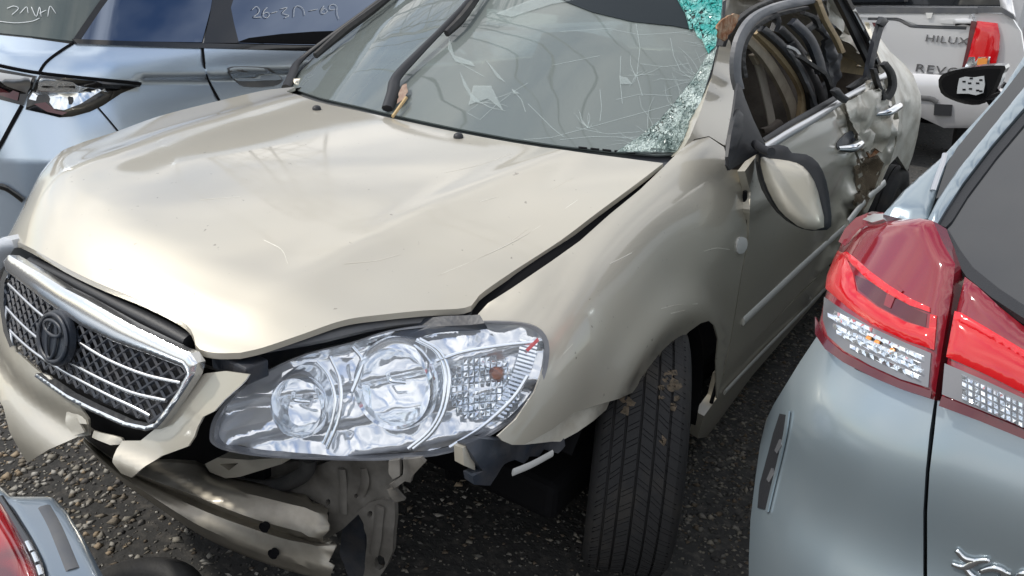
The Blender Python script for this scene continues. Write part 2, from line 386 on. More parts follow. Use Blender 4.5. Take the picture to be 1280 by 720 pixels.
# ------------------------------------------------------------------ surfaces of the wreck (x to its left, y to its rear, z up)
zc = cubic([-.02, .0, .03, .08, .16, .34, .56, .84, 1.0, 1.3], [.755, .775, .815, .856, .895, .930, .962, .990, 1.003, 1.02])
zr = cubic([-.05, 0, .06, .10, .16, .32, .45, .64, .87, 1.1], [.66, .71, .795, .852, .895, .926, .952, .975, 1.0, 1.01])
zl = cubic([-.1, 0, .1, .24, .34, .54, .84, 1.1], [.66, .71, .765, .82, .865, .93, 1.0, 1.04])
def zhood(x, y):
    s = np.clip(x / .68, -1.25, 1.25); yn = y + .84 - .20 * s * s
    z = zc(yn) * (1 - s * s) + zr(yn) * s * (s - 1) / 2 + zl(yn) * s * (s + 1) / 2
    rid = .010 * np.exp(-((x - .43 - .14 * (y + .4)) / .05)**2) * np.clip((y + .75) / .3, 0, 1)         # pressed ridge of the bonnet
    rid2 = .008 * np.exp(-((x + .43 + .14 * (y + .4)) / .06)**2) * np.clip((y + .75) / .3, 0, 1)
    q = np.stack([x, y, 0 * x], -1)
    return z + rid + rid2 + .0007 * vnoise(q, 3.1, 2) + .0003 * vnoise(q, 9.0, 5)
def F_hood(X, Y, Z): return Z - zhood(X, Y)
ztop = cubic([-.7, -.55, -.4, -.3, -.1, .2, .4, .6], [.70, .755, .815, .865, .930, 1.0, 1.035, 1.06])
def F_fender(X, Y, Z):
    zt = ztop(Y) - .004; xo = .86 - .30 * np.clip(-.25 - Y, 0, 1)**1.6; xi = .69 - .12 * np.clip(-.2 - Y, 0, 1); b = .27
    q = np.clip((Z - (zt - b)) / b, 0, 1)
    xs = np.where(Z > zt, xi - 6 * (Z - zt), xi + (xo - xi) * np.sqrt(1 - q * q + 1e-9))
    # flare round the wheel arch and the blunt dent of the crash
    rr = np.sqrt((Y - .06)**2 + (Z - .30)**2)
    fl = .022 * np.exp(-((rr - .39) / .055)**2) * (Z > .1)
    P = np.stack([0 * Y, Y, Z], -1)
    return X - xs - fl + .012 * np.exp(-(((Y - .12) / .16)**2 + ((Z - .80) / .09)**2)) - .006 * vnoise(P, 3.3, 4)
def F_side(X, Y, Z):
    xs = .858 - np.where(Z > .78, (Z - .78)**2 * .55, 0) - np.where(Z < .4, (.4 - Z)**2 * .5, 0) + .008 * np.exp(-((Z - .86) / .03)**2)
    P = np.stack([0 * Y, Y, Z], -1)
    k = np.clip((Y - 1.25) / .5, 0, 1) * np.clip((3.3 - Y) / .5, 0, 1)
    d = k * (.085 * np.abs(vnoise(P, 3.7, 8)) + .05 * np.abs(vnoise(P, 8.5, 3)) + .012 * vnoise(P, 20, 9)) - .035 * k
    return X - xs - .006 * vnoise(P, 2.3, 1) + d
def F_ws(X, Y, Z):
    s = X / .7
    return (.155 + .215 * s * s + 1.78 * (Z - 1.0)) - Y + .004 * vnoise(np.stack([X, Y, Z], -1), 5, 3)
def F_bump(X, Y, Z): return (-.885 + .34 * X * X + .38 * np.where(Z > .45, Z - .45, 0)**1 * .9 - .05) - Y
def F_grille(X, Y, Z): return (-.865 + .30 * X * X + .28 * (Z - .66)) - Y
def F_beam(X, Y, Z): return (-.79 + .36 * X * X) - Y
HLP = np.array([.357, -.8, .577]); HLN = np.array([.58, -.76, .29]); HLN = HLN / np.linalg.norm(HLN)
def F_hl(X, Y, Z): return (X - HLP[0]) * HLN[0] + (Y - HLP[1]) * HLN[1] + (Z - HLP[2]) * HLN[2]

car = thing('wrecked_sedan', 'champagne gold crashed sedan with cracked windscreen, bent bonnet and front bumper torn away', 'car', (0, 1.3, 0))
# ---- bonnet: four edges on the surface, filled between
def coons(front, near, rear, far, nu, nv):
    def rs(p, n):
        p = np.array(p); d = np.r_[0, np.cumsum(np.linalg.norm(np.diff(p, axis=0), axis=1))]; t = np.linspace(0, d[-1], n)
        return np.stack([np.interp(t, d, p[:, k]) for k in range(2)], 1)
    fr, ne, re, fa = rs(front, nu), rs(near, nv), rs(rear, nu), rs(far, nv); G = np.zeros((nv, nu, 2))
    for j in range(nv):
        b = j / (nv - 1)
        for i in range(nu):
            a = i / (nu - 1)
            G[j, i] = (1 - b) * fr[i] + b * re[i] + (1 - a) * fa[j] + a * ne[j] - ((1 - a) * (1 - b) * fr[0] + a * (1 - b) * fr[-1] + (1 - a) * b * re[0] + a * b * re[-1])
    return G
def xy(px): return on(px, F_hood)[:, :2]
hf = np.vstack([[-.68, -.648], [-.62, -.705], [-.5, -.752], xy(cat([(24, 303), (44, 313), (89, 338), (130, 357), (178, 376), (222, 398), (240, 414), (246, 434), (268, 441), (300, 441)], 4))])
hn = xy(cat([(300, 441), (330, 434), (380, 417), (430, 400), (480, 393), (530, 388), (585, 384), (600, 368), (640, 340), (700, 301), (745, 267), (795, 230), (829, 204)], 4))
hr = np.vstack([[-.66, .30], xy(cat([(358, 114), (400, 128), (450, 139), (500, 150), (570, 165), (640, 178), (700, 187), (760, 195), (829, 204)], 4))])
ha = np.array([(-.68, -.648), (-.684, -.58), (-.69, -.5), (-.70, -.4), (-.705, -.2), (-.705, 0), (-.69, .2), (-.66, .30)])
G = coons(hf, hn, hr, ha, 90, 80); Zg = zhood(G[..., 0], G[..., 1]); H = np.dstack([G, Zg]); nv_, nu_ = G.shape[:2]
V = H.reshape(-1, 3); V2 = V - np.array([0, 0, .012]) ; nn = len(V)
Fc = [(j * nu_ + i, j * nu_ + i + 1, (j + 1) * nu_ + i + 1, (j + 1) * nu_ + i) for j in range(nv_ - 1) for i in range(nu_ - 1)]
loop = [i for i in range(nu_)] + [j * nu_ + nu_ - 1 for j in range(1, nv_)] + [(nv_ - 1) * nu_ + i for i in range(nu_ - 2, -1, -1)] + [j * nu_ for j in range(nv_ - 2, 0, -1)]
Fb = [tuple(nn + i for i in f[::-1]) for f in Fc]; Vr = []; Fr = []
for a, b in zip(loop, loop[1:] + loop[:1]):
    k = 2 * nn + len(Vr); Vr += [V[a], V[b], V2[b], V2[a]]; Fr.append((k + 1, k, k + 3, k + 2))
me = mesh_np(np.vstack([V, V2, np.array(Vr)]), Fc + Fb + Fr)
me.polygons.foreach_set('use_smooth', [True] * (2 * len(Fc)) + [False] * len(Fr))
hood = link('hood', me, M['gold'], car, smooth=False)
# washer nozzles, rivet-like
for u, v in ((573, 172), (396, 137)):
    p = on([(u, v)], F_hood)[0]; nz = gradn(F_hood, p[None])[0]
    lathe('washer_nozzle', p, nz, [(.013, -.002), (.013, .004), (.011, .009), (.006, .012), (0, .0125)], M['black'], hood, 14)
# scratches on the bonnet
for pl in ([(548, 344), (600, 322), (660, 292), (722, 250)], [(556, 216), (600, 206), (640, 192)], [(600, 252), (622, 246)], [(330, 300), (352, 312), (360, 330)], [(250, 250), (300, 246)], [(430, 330), (470, 326), (500, 318)], [(690, 236), (716, 222)], [(640, 300), (660, 286)]):
    strip('scratch', pl, .0008, F_hood, M['primer'], hood, off=.0002)
# ---- left fender
sheet('fender', [(592, 402), (598, 392), (610, 379), (640, 360), (690, 326), (725, 301), (762, 268), (800, 237), (832, 206), (852, 186), (868, 175), (886, 171), (905, 184), (913, 212), (931, 212), (936, 240), (934, 300), (926, 345), (914, 420), (903, 470), (896, 498),
    (895, 452), (898, 425), (893, 407), (886, 401), (876, 404), (862, 414), (848, 428), (833, 446), (820, 464), (804, 481), (790, 491), (775, 498), (745, 507), (717, 516), (690, 537), (655, 556), (640, 556), (628, 551), (622, 545), (645, 524), (668, 490), (684, 445), (684, 425), (676, 412), (655, 406), (625, 403)],
    F_fender, M['gold'], car, thick=.004, step=8)
for pl in ([(826, 386), (848, 381), (872, 380)], [(880, 314), (896, 310), (912, 312)], [(838, 392), (856, 388)], [(762, 330), (790, 316)], [(700, 448), (716, 430)]):
    strip('scratch', pl, .0010, F_fender, M['primer'], car, off=.0002)
sheet('arch_lip', [(655, 556), (690, 537), (717, 516), (762, 502), (758, 512), (742, 526), (722, 540), (700, 552), (690, 552)], lambda X, Y, Z: F_fender(X, Y, Z) + .03, M['primer'], car, thick=.01, step=8)
sheet('side_repeater', [(921, 300), (926, 296), (932, 299), (932, 310), (926, 317), (920, 314)], F_fender, M['white'], car, thick=.004, step=4, off=.004, bulge=.004, curve=3)
sheet('gutter_shade', [(586, 386), (640, 344), (700, 303), (760, 259), (828, 207), (840, 214), (800, 246), (760, 280), (700, 330), (640, 372), (600, 404)], lambda X, Y, Z: F_fender(X, Y, Z) + .035, M['dark'], car, thick=.01, step=10)  # dark fill that paints the shade in the bonnet gap
tube('door_gap', on([(936, 240), (934, 300), (926, 345), (914, 420), (903, 470), (893, 505)], F_side) + np.array([-.010, 0, 0]), .006, M['dark'], car)
# ---- rocker, doors, quarter
sheet('rocker_panel', [(896, 498), (903, 470), (940, 430), (1000, 368), (1036, 332), (1048, 345), (1000, 400), (940, 470), (884, 546), (872, 548), (880, 520)], lambda X, Y, Z: F_side(X, Y, Z) + .004, M['gold'], car, thick=.03, step=10)
strip('rocker_trim', [(905, 490), (935, 458), (980, 412), (1040, 352)], .011, F_side, M['trim'], car)
door = sheet('front_door', [(931, 214), (952, 186), (956, 180), (1000, 153), (1046, 128), (1057, 145), (1064, 180), (1078, 215), (1083, 240), (1068, 290), (1042, 326), (1000, 366), (940, 430), (905, 468), (915, 420), (927, 345), (936, 300), (938, 240)], F_side, M['gold'], car, thick=.02, step=8)
strip('rub_strip', [(928, 402), (960, 372), (1010, 325), (1056, 284)], .014, F_side, M['trim'], door)
def handle(u0, v0, u1, v1, par):
    a, b = on([(u0, v0), (u1, v1)], F_side); o = np.array([.035, 0, 0]); m = (a + b) / 2 + o
    ho = tube('door_handle', [a, a * .8 + b * .2 + o * .9, m, a * .2 + b * .8 + o * .9, b], [.012, .019, .021, .019, .012], M['chrome'], par, flatten=.8, n=10)
    sheet('handle_cup', [(u0 - 2, v0 - 7), (u1 - 4, v1 - 12), (u1, v1 - 2), (u0 + 4, v0 + 4)], F_side, M['grey_plastic'], ho, thick=.004, step=5, off=.004, curve=3)
handle(1047, 186, 1066, 175, door)
rdoor = sheet('rear_door', [(1049, 127), (1075, 110), (1107, 93), (1118, 120), (1124, 150), (1120, 180), (1112, 205), (1100, 232), (1086, 262), (1072, 288), (1086, 240), (1080, 212), (1067, 180), (1059, 145)], F_side, M['gold'], car, thick=.02, step=5)
strip('rub_strip', [(1060, 278), (1080, 252), (1106, 228)], .014, F_side, M['trim'], rdoor)
handle(1092, 143, 1118, 128, rdoor)
sheet('torn_edge', [(1080, 192), (1086, 196), (1092, 187), (1097, 190), (1090, 197), (1084, 199)], F_side, M['rust'], rdoor, thick=.004, step=4, off=.012)
def F_quarter(X, Y, Z):
    zt = 1.12 - .05 * (Y - 2.2); xs = .86 - .25 * np.clip((Z - .85) / .4, 0, 1)**2 - .35 * np.clip(Y - 3.1, 0, 2)**2
    P = np.stack([0 * Y, Y, Z], -1)
    return X - xs + .035 * np.abs(vnoise(P, 4.1, 6)) + .02 * np.abs(vnoise(P, 9, 2)) - .03
sheet('torn_panel', [(1052, 130), (1076, 117), (1100, 108), (1107, 124), (1109, 150), (1106, 178), (1098, 192), (1089, 186), (1079, 195), (1072, 184), (1062, 158)], F_side, M['primer'], rdoor, thick=.003, step=4, off=.010, warp=lambda P: .028 * np.abs(vnoise(P, 9, 4)) + .012 * np.abs(vnoise(P, 22, 6)))
sheet('dirt_stain', [(1066, 200), (1080, 197), (1096, 194), (1104, 204), (1094, 232), (1082, 258), (1070, 274), (1062, 268), (1070, 240)], F_side, M['stain'], rdoor, thick=.001, step=5, off=.004)
quarter = sheet('quarter_panel', [(1086, 28), (1098, 44), (1112, 64), (1130, 80), (1142, 94), (1151, 118), (1152, 140), (1147, 170), (1141, 195), (1134, 214), (1122, 195), (1108, 210), (1100, 232), (1112, 205), (1120, 180), (1124, 150), (1118, 120), (1107, 93), (1096, 62)], F_quarter, M['primer'], car, thick=.02, step=5)
sheet('rear_arch_liner', [(1103, 232), (1110, 208), (1120, 195), (1128, 200), (1136, 212), (1128, 240), (1112, 262), (1098, 262)], lambda X, Y, Z: X - .72, M['dark'], car, thick=.02, step=8)
# ---- trims of the window line
strip('belt_moulding', [(950, 187), (980, 168), (1015, 148), (1047, 128)], .012, F_side, M['satin'], door, off=.012)
strip('belt_seal', [(951, 180), (985, 158), (1020, 138), (1045, 124)], .016, lambda X, Y, Z: F_side(X, Y, Z) + .02, M['black'], door, off=.008)
strip('belt_moulding', [(1050, 126), (1075, 112), (1107, 93)], .012, F_side, M['satin'], rdoor, off=.01)
# ---- A pillar, windscreen and cowl
sheet('pillar', [(850, 192), (862, 172), (876, 138), (890, 96), (898, 56), (904, 40), (913, 52), (918, 92), (917, 140), (910, 184), (904, 181), (886, 170), (868, 174)], lambda X, Y, Z: X - (.745 - .55 * np.clip(Z - 1.0, 0, 1)) + .25 * np.clip(.45 - Y, 0, 1), M['gold'], car, thick=.03, step=7)
ws = sheet('windshield', [(357, 108), (400, 122), (450, 133), (500, 145), (570, 160), (640, 173), (700, 182), (760, 189), (820, 194), (847, 193), (862, 165), (876, 130), (888, 92), (897, 50), (903, 20), (905, -30), (880, -60), (760, -80), (640, -85), (560, -70), (520, -30), (470, 10), (410, 55)], F_ws, M['wglass'], car, thick=.005, step=14)
strip('glass_seal', [(845, 196), (860, 170), (874, 134), (886, 96), (895, 54), (902, 20), (905, -20)], .010, F_ws, M['black'], ws, off=-.004)
strip('glass_seal', [(354, 109), (410, 55), (470, 8), (520, -32)], .012, F_ws, M['black'], ws, off=-.004)
def F_cowl(X, Y, Z): return F_ws(X, Y, Z) + .012
sheet('cowl_panel', [(345, 108), (357, 106), (400, 119), (450, 130), (500, 141), (570, 157), (640, 170), (700, 179), (760, 186), (820, 190), (850, 190), (846, 206), (829, 206), (760, 200), (700, 193), (640, 185), (570, 172), (500, 157), (450, 146), (400, 134), (356, 118)], F_ws, M['grey_plastic'], car, thick=.012, step=9, off=-.016)
for a in (723, 738, 753, 768, 783):
    sheet('vent_slot', [(a, 184 + (a - 723) * .1), (a + 11, 185.2 + (a - 723) * .1), (a + 11, 187.2 + (a - 723) * .1), (a, 186 + (a - 723) * .1)], F_ws, M['dark'], ws, thick=.002, step=6, off=.003)
# right edge: crazed and crushed glass
def pdist_line(q, line):
    a = np.array(line[:-1], float); b = np.array(line[1:], float); ab = b - a; t = np.clip(((q - a) * ab).sum(1) / (ab**2).sum(1), 0, 1)
    return np.linalg.norm(q - a - ab * t[:, None], axis=1).min()
EDGE = [(800, 194), (845, 193), (862, 162), (876, 128), (889, 88), (897, 50)]
def crazed(name, poly, n, m, seed, jit, par, fade=None):
    r = np.random.RandomState(seed); poly = np.array(poly, float); lo, hi = poly.min(0), poly.max(0); pts = []
    while len(pts) < n:
        q = lo + r.rand(200, 2) * (hi - lo); pts += list(q[inside(q, poly)])
    pts = np.vstack([np.array(pts[:n]), resample(poly, 14)])
    vo, eo, fo, *_ = delaunay_2d_cdt([Vector(p) for p in pts], [(n + i, n + (i + 1) % (len(pts) - n)) for i in range(len(pts) - n)], [], 1, 1e-6)
    v2 = np.array([(v.x, v.y) for v in vo]); P = on(v2, F_ws); nr = gradn(F_ws, P); V = []; Fc = []
    for f in fo:
        if len(f) != 3: continue
        if fade and r.rand() > np.clip(1.3 - pdist_line(v2[list(f)].mean(0), fade) / 50, .12, 1): continue
        b = len(V); c = P[list(f)].mean(0); nf = nr[f[0]]; t = r.randn(3) * jit
        for k, i in enumerate(f): V.append(c + (P[i] - c) * .93 + nf * (.006 + t[k]))
        for k in range(3): V.append(np.array(V[b + k]) - nf * .003)
        Fc += [(b, b + 1, b + 2), (b + 5, b + 4, b + 3)] + [(b + k, b + 3 + k, b + 3 + (k + 1) % 3, b + (k + 1) % 3) for k in range(3)]
    o = link(name, mesh_np(V, Fc), m, par, smooth=False); o['kind'] = 'stuff'; return o
crazed('crushed_glass', [(770, 192), (845, 192), (862, 162), (876, 128), (889, 88), (896, 60), (884, 70), (866, 100), (846, 126), (826, 150), (800, 172)], 1300, M['shard'], 3, .0012, ws, EDGE)
crazed('crushed_glass', [(812, 190), (846, 191), (860, 162), (870, 132), (858, 136), (846, 158), (830, 172)], 420, M['shard'], 5, .004, ws)
crazed('teal_glass', [(838, -30), (905, -30), (901, 24), (894, 60), (886, 70), (876, 50), (862, 40), (856, 18), (846, 0)], 420, M['teal'], 4, .002, ws, [(838, -30), (870, -6), (905, -30), (901, 24), (896, 62)])
band = sheet('tinted_band', [(640, -50), (680, -14), (705, 2), (740, 16), (790, 28), (840, 33), (866, 38), (862, 20), (850, 0), (860, -50)], F_ws, M['band'], ws, thick=.001, step=14, off=.003)
def crack(pts, w=.0009):
    strip('crack', pts, w, F_ws, M['crack'], ws, off=.001, flatten=.2, n=4, k=2, smooth=False)
cr_ = random.Random(5)
for pts in ([(655, 175), (690, 172), (735, 160), (800, 142), (850, 128)], [(700, 175), (740, 171), (790, 172), (840, 170)], [(660, 130), (690, 160), (705, 172)], [(640, 112), (652, 125), (657, 140)], [(690, 82), (720, 76), (750, 70)], [(795, 30), (800, 60), (796, 95), (803, 120)], [(838, 48), (842, 70), (850, 88), (866, 100)],
            [(750, 112), (752, 135), (750, 152)], [(585, 142), (600, 150), (622, 130), (638, 118)], [(720, 160), (760, 168), (800, 165)], [(600, 130), (640, 116), (660, 104)], [(776, 70), (775, 100), (778, 130)], [(840, 120), (800, 118), (770, 125)], [(860, 80), (830, 84), (800, 80)], [(566, 72), (580, 82), (605, 96)], [(700, 40), (760, 36), (800, 44), (860, 40)]):
    crack(pts)
for poly in ([(592, 108), (614, 108), (624, 128), (630, 140), (610, 124), (586, 132)], [(562, 46), (568, 70), (590, 78), (594, 84), (570, 78), (560, 62)], [(575, 90), (590, 118), (600, 130), (592, 128), (580, 108)], [(640, 22), (690, 6), (735, -2), (760, -10), (700, -8), (660, 2), (620, 18)], [(606, 74), (620, 90), (632, 104), (622, 98)], [(640, 112), (650, 118), (642, 118)], [(774, 96), (784, 98), (790, 106), (776, 106)]):
    sheet('glint_flake', poly, F_ws, M['glint'], ws, thick=.001, step=8, off=.003)  # pale film sheets painted in for reflective glints on the glass
# fine branching cracks running in from the crushed edge
fine = []; rc_ = random.Random(11)
for cx, cy, n_, l_ in ((862, 150, 20, 70), (880, 100, 16, 60), (820, 186, 20, 80), (893, 60, 12, 50), (735, 160, 7, 40), (795, 95, 9, 40), (600, 128, 6, 36)):
    for k in range(n_):
        a = rc_.uniform(0, 6.28) if cx < 800 else rc_.uniform(2.2, 4.4); ln = l_ * rc_.uniform(.25, 1.1); p = [(cx, cy)]
        for q in range(5):
            a += rc_.gauss(0, .22); p.append((p[-1][0] + ln / 5 * math.cos(a), p[-1][1] + ln / 5 * math.sin(a) * .8))
        p = [z for z in p if z[1] < 192 - .0 * z[0] and z[0] < 893]
        if len(p) > 2: P_ = on(p, F_ws); n0 = gradn(F_ws, P_); fine.append(tube_vf(P_ + n0 * .001, [.0011, .0004], n=4, k=1, flatten=.3, smooth=False, up=tuple(n0.mean(0))))
v, f = join_vf(fine); o = link('crack_web', mesh_np(v, f), M['crack'], ws, smooth=False); o['kind'] = 'stuff'
# ---- wipers
def wiper(path, r, blade, par=car):
    P = on(path, F_ws); n = gradn(F_ws, P); h = np.linspace(.012, .045, len(P))[:, None]
    a = tube('wiper_arm', P + n * h, r, M['black'], par, flatten=.7, n=8)
    B = on(blade, F_ws); nb = gradn(F_ws, B)
    tube('wiper_blade', B + nb * .028, [.010, .013, .012, .006], M['rubber'], a, flatten=1.2, n=6)
    return a
wiper([(360, 113), (370, 96), (378, 84), (410, 60), (470, 18), (520, -18), (560, -50)], [.016, .016, .013, .010, .009, .009], [(400, 78), (430, 52), (470, 22), (540, -34)])
wiper([(486, 140), (494, 120), (500, 104), (530, 74), (560, 46), (590, 16), (610, -8)], [.017, .018, .016, .012, .011, .010], [(562, 52), (580, 34), (600, 6), (625, -30)])
# ---- engine bay behind the gaps
bay_block = box('bay_light_block', (-.06, -.12, .52), (.86, .86, .40), M['dark'], car, bev=.02)  # dark block added to keep light out of the bay
sheet('core_support', [(20, 322), (60, 330), (150, 372), (250, 432), (330, 445), (430, 415), (500, 402), (600, 394), (606, 404), (540, 412), (440, 432), (380, 448), (300, 470), (240, 450), (120, 400), (30, 350)], plane((0, -.66, .70), (.05, -.6, .8)), M['blueblack'], car, thick=.02, step=14, warp=lambda P: .008 * vnoise(P, 14, 3))
tube('bonnet_rail', on([(318, 440), (345, 432), (400, 421), (470, 405), (540, 398), (585, 396)], lambda X, Y, Z: F_hood(X, Y, Z) + .035), [.010, .016, .018, .016, .010], M['grey_plastic'], car, flatten=.6)
tube('bonnet_stay', on([(578, 402), (592, 388), (606, 374)], lambda X, Y, Z: F_hood(X, Y, Z) + .03), .007, M['black'], car)
box('latch_bracket', on([(300, 455)], PY(-.74))[0], (.10, .05, .035), M['blueblack'], car)
tube('slam_panel', on([(40, 330), (90, 352), (150, 383), (200, 408), (236, 428)], lambda X, Y, Z: F_grille(X, Y, Z) + .03), .016, M['black'], car)
# ---- right side, mostly hidden
zz = lambda y: float(zhood(np.array(-.69), np.array(y)))
grid('fender', [[(-.70, y, zz(y) - .012), (-.78, y, zz(y) - .05), (-.84, y, zz(y) - .16), (-.855, y, .6), (-.85, y, .45)] for y in (-.45, -.2, .1, .4)], M['gold'], car, 5, 5)
for nm, y0, y1 in (('front_door', .42, 1.5), ('rear_door', 1.52, 2.5), ('quarter_panel', 2.52, 3.5)):
    grid(nm, [[(-.80, y, 1.0), (-.855, y, .85), (-.86, y, .6), (-.84, y, .22)] for y in (y0, (y0 + y1) / 2, y1)], M['gold'], car, 4, 4, thick=.02)
grid('trunk_lid', [[(-.8, 2.9, 1.0), (0, 2.9, 1.02), (.66, 2.9, 1.04)], [(-.75, 3.3, 1.0), (0, 3.35, 1.03), (.66, 3.3, 1.0)], [(-.7, 3.55, .9), (0, 3.62, .9), (.6, 3.5, .85)], [(-.7, 3.58, .4), (0, 3.65, .4), (.6, 3.55, .4)]], M['gold'], car, 6, 4, thick=.01)
def rw(A): 
    A = A.copy(); A[..., 2] += .03 * vnoise(A, 4.5, 3) + .015 * vnoise(A, 11, 5); return A
grid('roof', [[(-.62, .98, 1.42), (-.2, .90, 1.46), (.2, .90, 1.44), (.50, .96, 1.385), (.60, 1.02, 1.35)], [(-.62, 1.4, 1.44), (-.2, 1.4, 1.47), (.2, 1.4, 1.43), (.48, 1.4, 1.38), (.62, 1.45, 1.355)], [(-.62, 1.9, 1.43), (-.2, 1.9, 1.45), (.2, 1.9, 1.38), (.48, 1.9, 1.34), (.62, 1.95, 1.32)], [(-.6, 2.4, 1.36), (-.2, 2.4, 1.36), (.2, 2.4, 1.28), (.46, 2.4, 1.22), (.60, 2.4, 1.18)], [(-.6, 2.9, 1.03), (-.2, 2.9, 1.04), (.2, 2.9, 1.04), (.5, 2.9, 1.04), (.66, 2.9, 1.04)]], M['primer'], car, 8, 8, thick=.01, warp=rw)
box('floor_pan', (0, 1.6, .27), (1.5, 3.6, .10), M['dark'], car, bev=.02)
box('dashboard', (0, .62, .86), (1.36, .42, .22), M['interior'], car, bev=.05)
for x in (.38, -.38):
    st = grid('front_seat', [[(x - .25, 1.0, .42), (x, .98, .45), (x + .25, 1.0, .42)], [(x - .25, 1.3, .46), (x, 1.3, .49), (x + .25, 1.3, .46)], [(x - .25, 1.52, .52), (x, 1.54, .52), (x + .25, 1.52, .52)], [(x - .24, 1.62, .85), (x, 1.60, .86), (x + .24, 1.62, .85)], [(x - .2, 1.72, 1.12), (x, 1.72, 1.14), (x + .2, 1.72, 1.12)]], M['seat'], car, 6, 6, thick=.12)
grid('rear_seat', [[(-.65, 2.1, .5), (0, 2.1, .52), (.65, 2.1, .5)], [(-.65, 2.5, .55), (0, 2.5, .56), (.65, 2.5, .55)], [(-.62, 2.7, 1.0), (0, 2.7, 1.02), (.62, 2.7, 1.0)]], M['seat'], car, 5, 5, thick=.12)
# ---- grille: lattice, bars, chrome surround, badge
gpoly = np.array([(16, 338), (60, 362), (120, 396), (180, 424), (236, 452), (240, 466), (222, 498), (206, 520), (192, 530), (165, 526), (120, 506), (70, 476), (30, 444), (14, 414), (9, 380), (10, 352)], float)
grille = sheet('grille', gpoly, F_grille, M['black'], car, thick=.01, step=14, off=-.018)
A0, B0 = at(16, 345, y=-.85), at(236, 455, y=-.83)
def g_in(P):      # project to the picture only to trim the lattice to the grille opening
    d = (P - CO) @ CR.T; return np.stack([640 + FPX * d[:, 0] / d[:, 2], 360 - FPX * d[:, 1] / d[:, 2]], 1)
bars = []
cw, ch = .030, .026
for i in range(-26, 28):
    for sgn in (1, -1):
        for j in range(-10, 7):
            x0 = i * cw / 1.0; z0 = .665 + j * ch
            p = np.array([[x0, 0, z0], [x0 + cw / 2, 0, z0 + sgn * ch / 2]]) if True else 0
            if (i + j) % 1 == 0:
                for q in (p, p + np.array([cw / 2, 0, ch / 2 * sgn])):
                    q = q.copy(); q[:, 2] += -.06 * q[:, 0]**2
                    q[:, 1] = -.865 + .30 * q[:, 0]**2 + .28 * (q[:, 2] - .66) - .004
                    m = g_in(q)
                    if inside(m, gpoly).all(): bars.append(tube_vf(q, .0036, n=4, smooth=False, up=(0, -1, 0)))
v, f = join_vf(bars); o = link('lattice', mesh_np(v, f), M['blueblack'], grille, smooth=False); o['kind'] = 'stuff'
for pl in ([(15, 355), (30, 370), (47, 386), (64, 400)], [(104, 429), (140, 450), (185, 468), (229, 478)], [(10, 382), (28, 402), (48, 420), (67, 433)], [(89, 451), (125, 471), (168, 490), (211, 500)], [(13, 409), (32, 428), (55, 446), (95, 470), (140, 494), (170, 508), (191, 519)]):
    strip('slat', pl, .0042, F_grille, M['satin'], grille, off=.006, flatten=.8, n=8)
surround = sheet('chrome_surround', [(13, 327), (20, 319), (60, 342), (89, 360), (113, 372), (170, 404), (233, 435), (246, 440), (254, 452), (250, 468), (232, 496), (214, 522), (204, 533), (190, 537), (162, 531), (118, 511), (92, 498), (52, 470), (54, 466), (92, 492), (122, 507), (165, 526), (190, 531), (201, 527), (214, 510), (230, 486), (240, 466), (234, 457), (200, 444), (150, 426), (109, 406), (58, 371), (16, 338)], F_grille, M['bar'], grille, thick=.02, step=3, off=.014, bulge=.006)
sheet('chrome_edge', [(13, 338), (8, 352), (7, 382), (12, 414), (20, 434), (24, 432), (17, 412), (12, 382), (13, 354), (18, 342)], F_grille, M['chrome'], grille, thick=.014, step=5, off=.012)
ec = on([(83, 418)], F_grille)[0] + np.array([0, -.022, 0]); en = gradn(F_grille, ec[None])[0]; eu = np.array([1, 0, 0.]) - en * en[0]; eu /= np.linalg.norm(eu); ew = np.cross(en, eu); ew = -ew if ew[2] < 0 else ew
def ell(a, b, ca, cb, r, n=28, dz=0): return tube_vf([ec + eu * (ca + a * math.cos(2 * math.pi * k / n)) + ew * (cb + b * math.sin(2 * math.pi * k / n)) + en * dz for k in range(n + 1)], r, n=8, smooth=False, up=tuple(en), flatten=.7)
v, f = join_vf([ell(.052, .046, 0, 0, .0048, dz=.006), ell(.017, .037, 0, -.004, .0038, dz=.007), ell(.031, .014, 0, .020, .0038, dz=.008), lathe_vf(ec, en, [(.055, -.012), (.055, .0), (.049, .003), (0, .002)], 36)])
V = np.array(v); link('emblem', mesh_np(V, f), M['blueblack'], grille, angle=50)
sheet('dark_backing', [(40, 440), (110, 500), (200, 528), (250, 462), (330, 460), (330, 600), (250, 600), (160, 566), (108, 530), (70, 500)], PY(-.64), M['dark'], car, thick=.02, step=20)  # dark sheet added behind the openings, standing in for shade
# ---- what is left of the bumper cover
sheet('bumper_cover', [(0, 385), (5, 378), (12, 410), (22, 440), (52, 466), (62, 470), (76, 492), (98, 508), (108, 525), (110, 544), (96, 546), (80, 553), (60, 562), (36, 578), (28, 564), (14, 538), (6, 508), (-20, 470), (-30, 400)], lambda X, Y, Z: F_bump(X, Y, Z) + .02 * np.exp(-((Z - .52) / .03)**2), M['gold'], car, thick=.004, step=7, warp=lambda P: .006 * vnoise(P, 9, 2))
cv = sheet('bumper_cover', [(255, 467), (280, 464), (311, 468), (306, 476), (299, 483), (280, 500), (268, 514), (254, 521), (247, 534), (243, 546), (235, 558), (202, 570), (187, 581), (178, 590), (168, 596), (155, 591), (148, 576), (149, 560), (153, 551), (175, 551), (188, 540), (200, 530), (218, 512), (232, 492), (244, 474)], F_bump, M['gold'], car, thick=.005, step=6, warp=lambda P: .005 * vnoise(P, 8, 6) + .012 * np.exp(-((P[:, 2] - .52) / .02)**2))
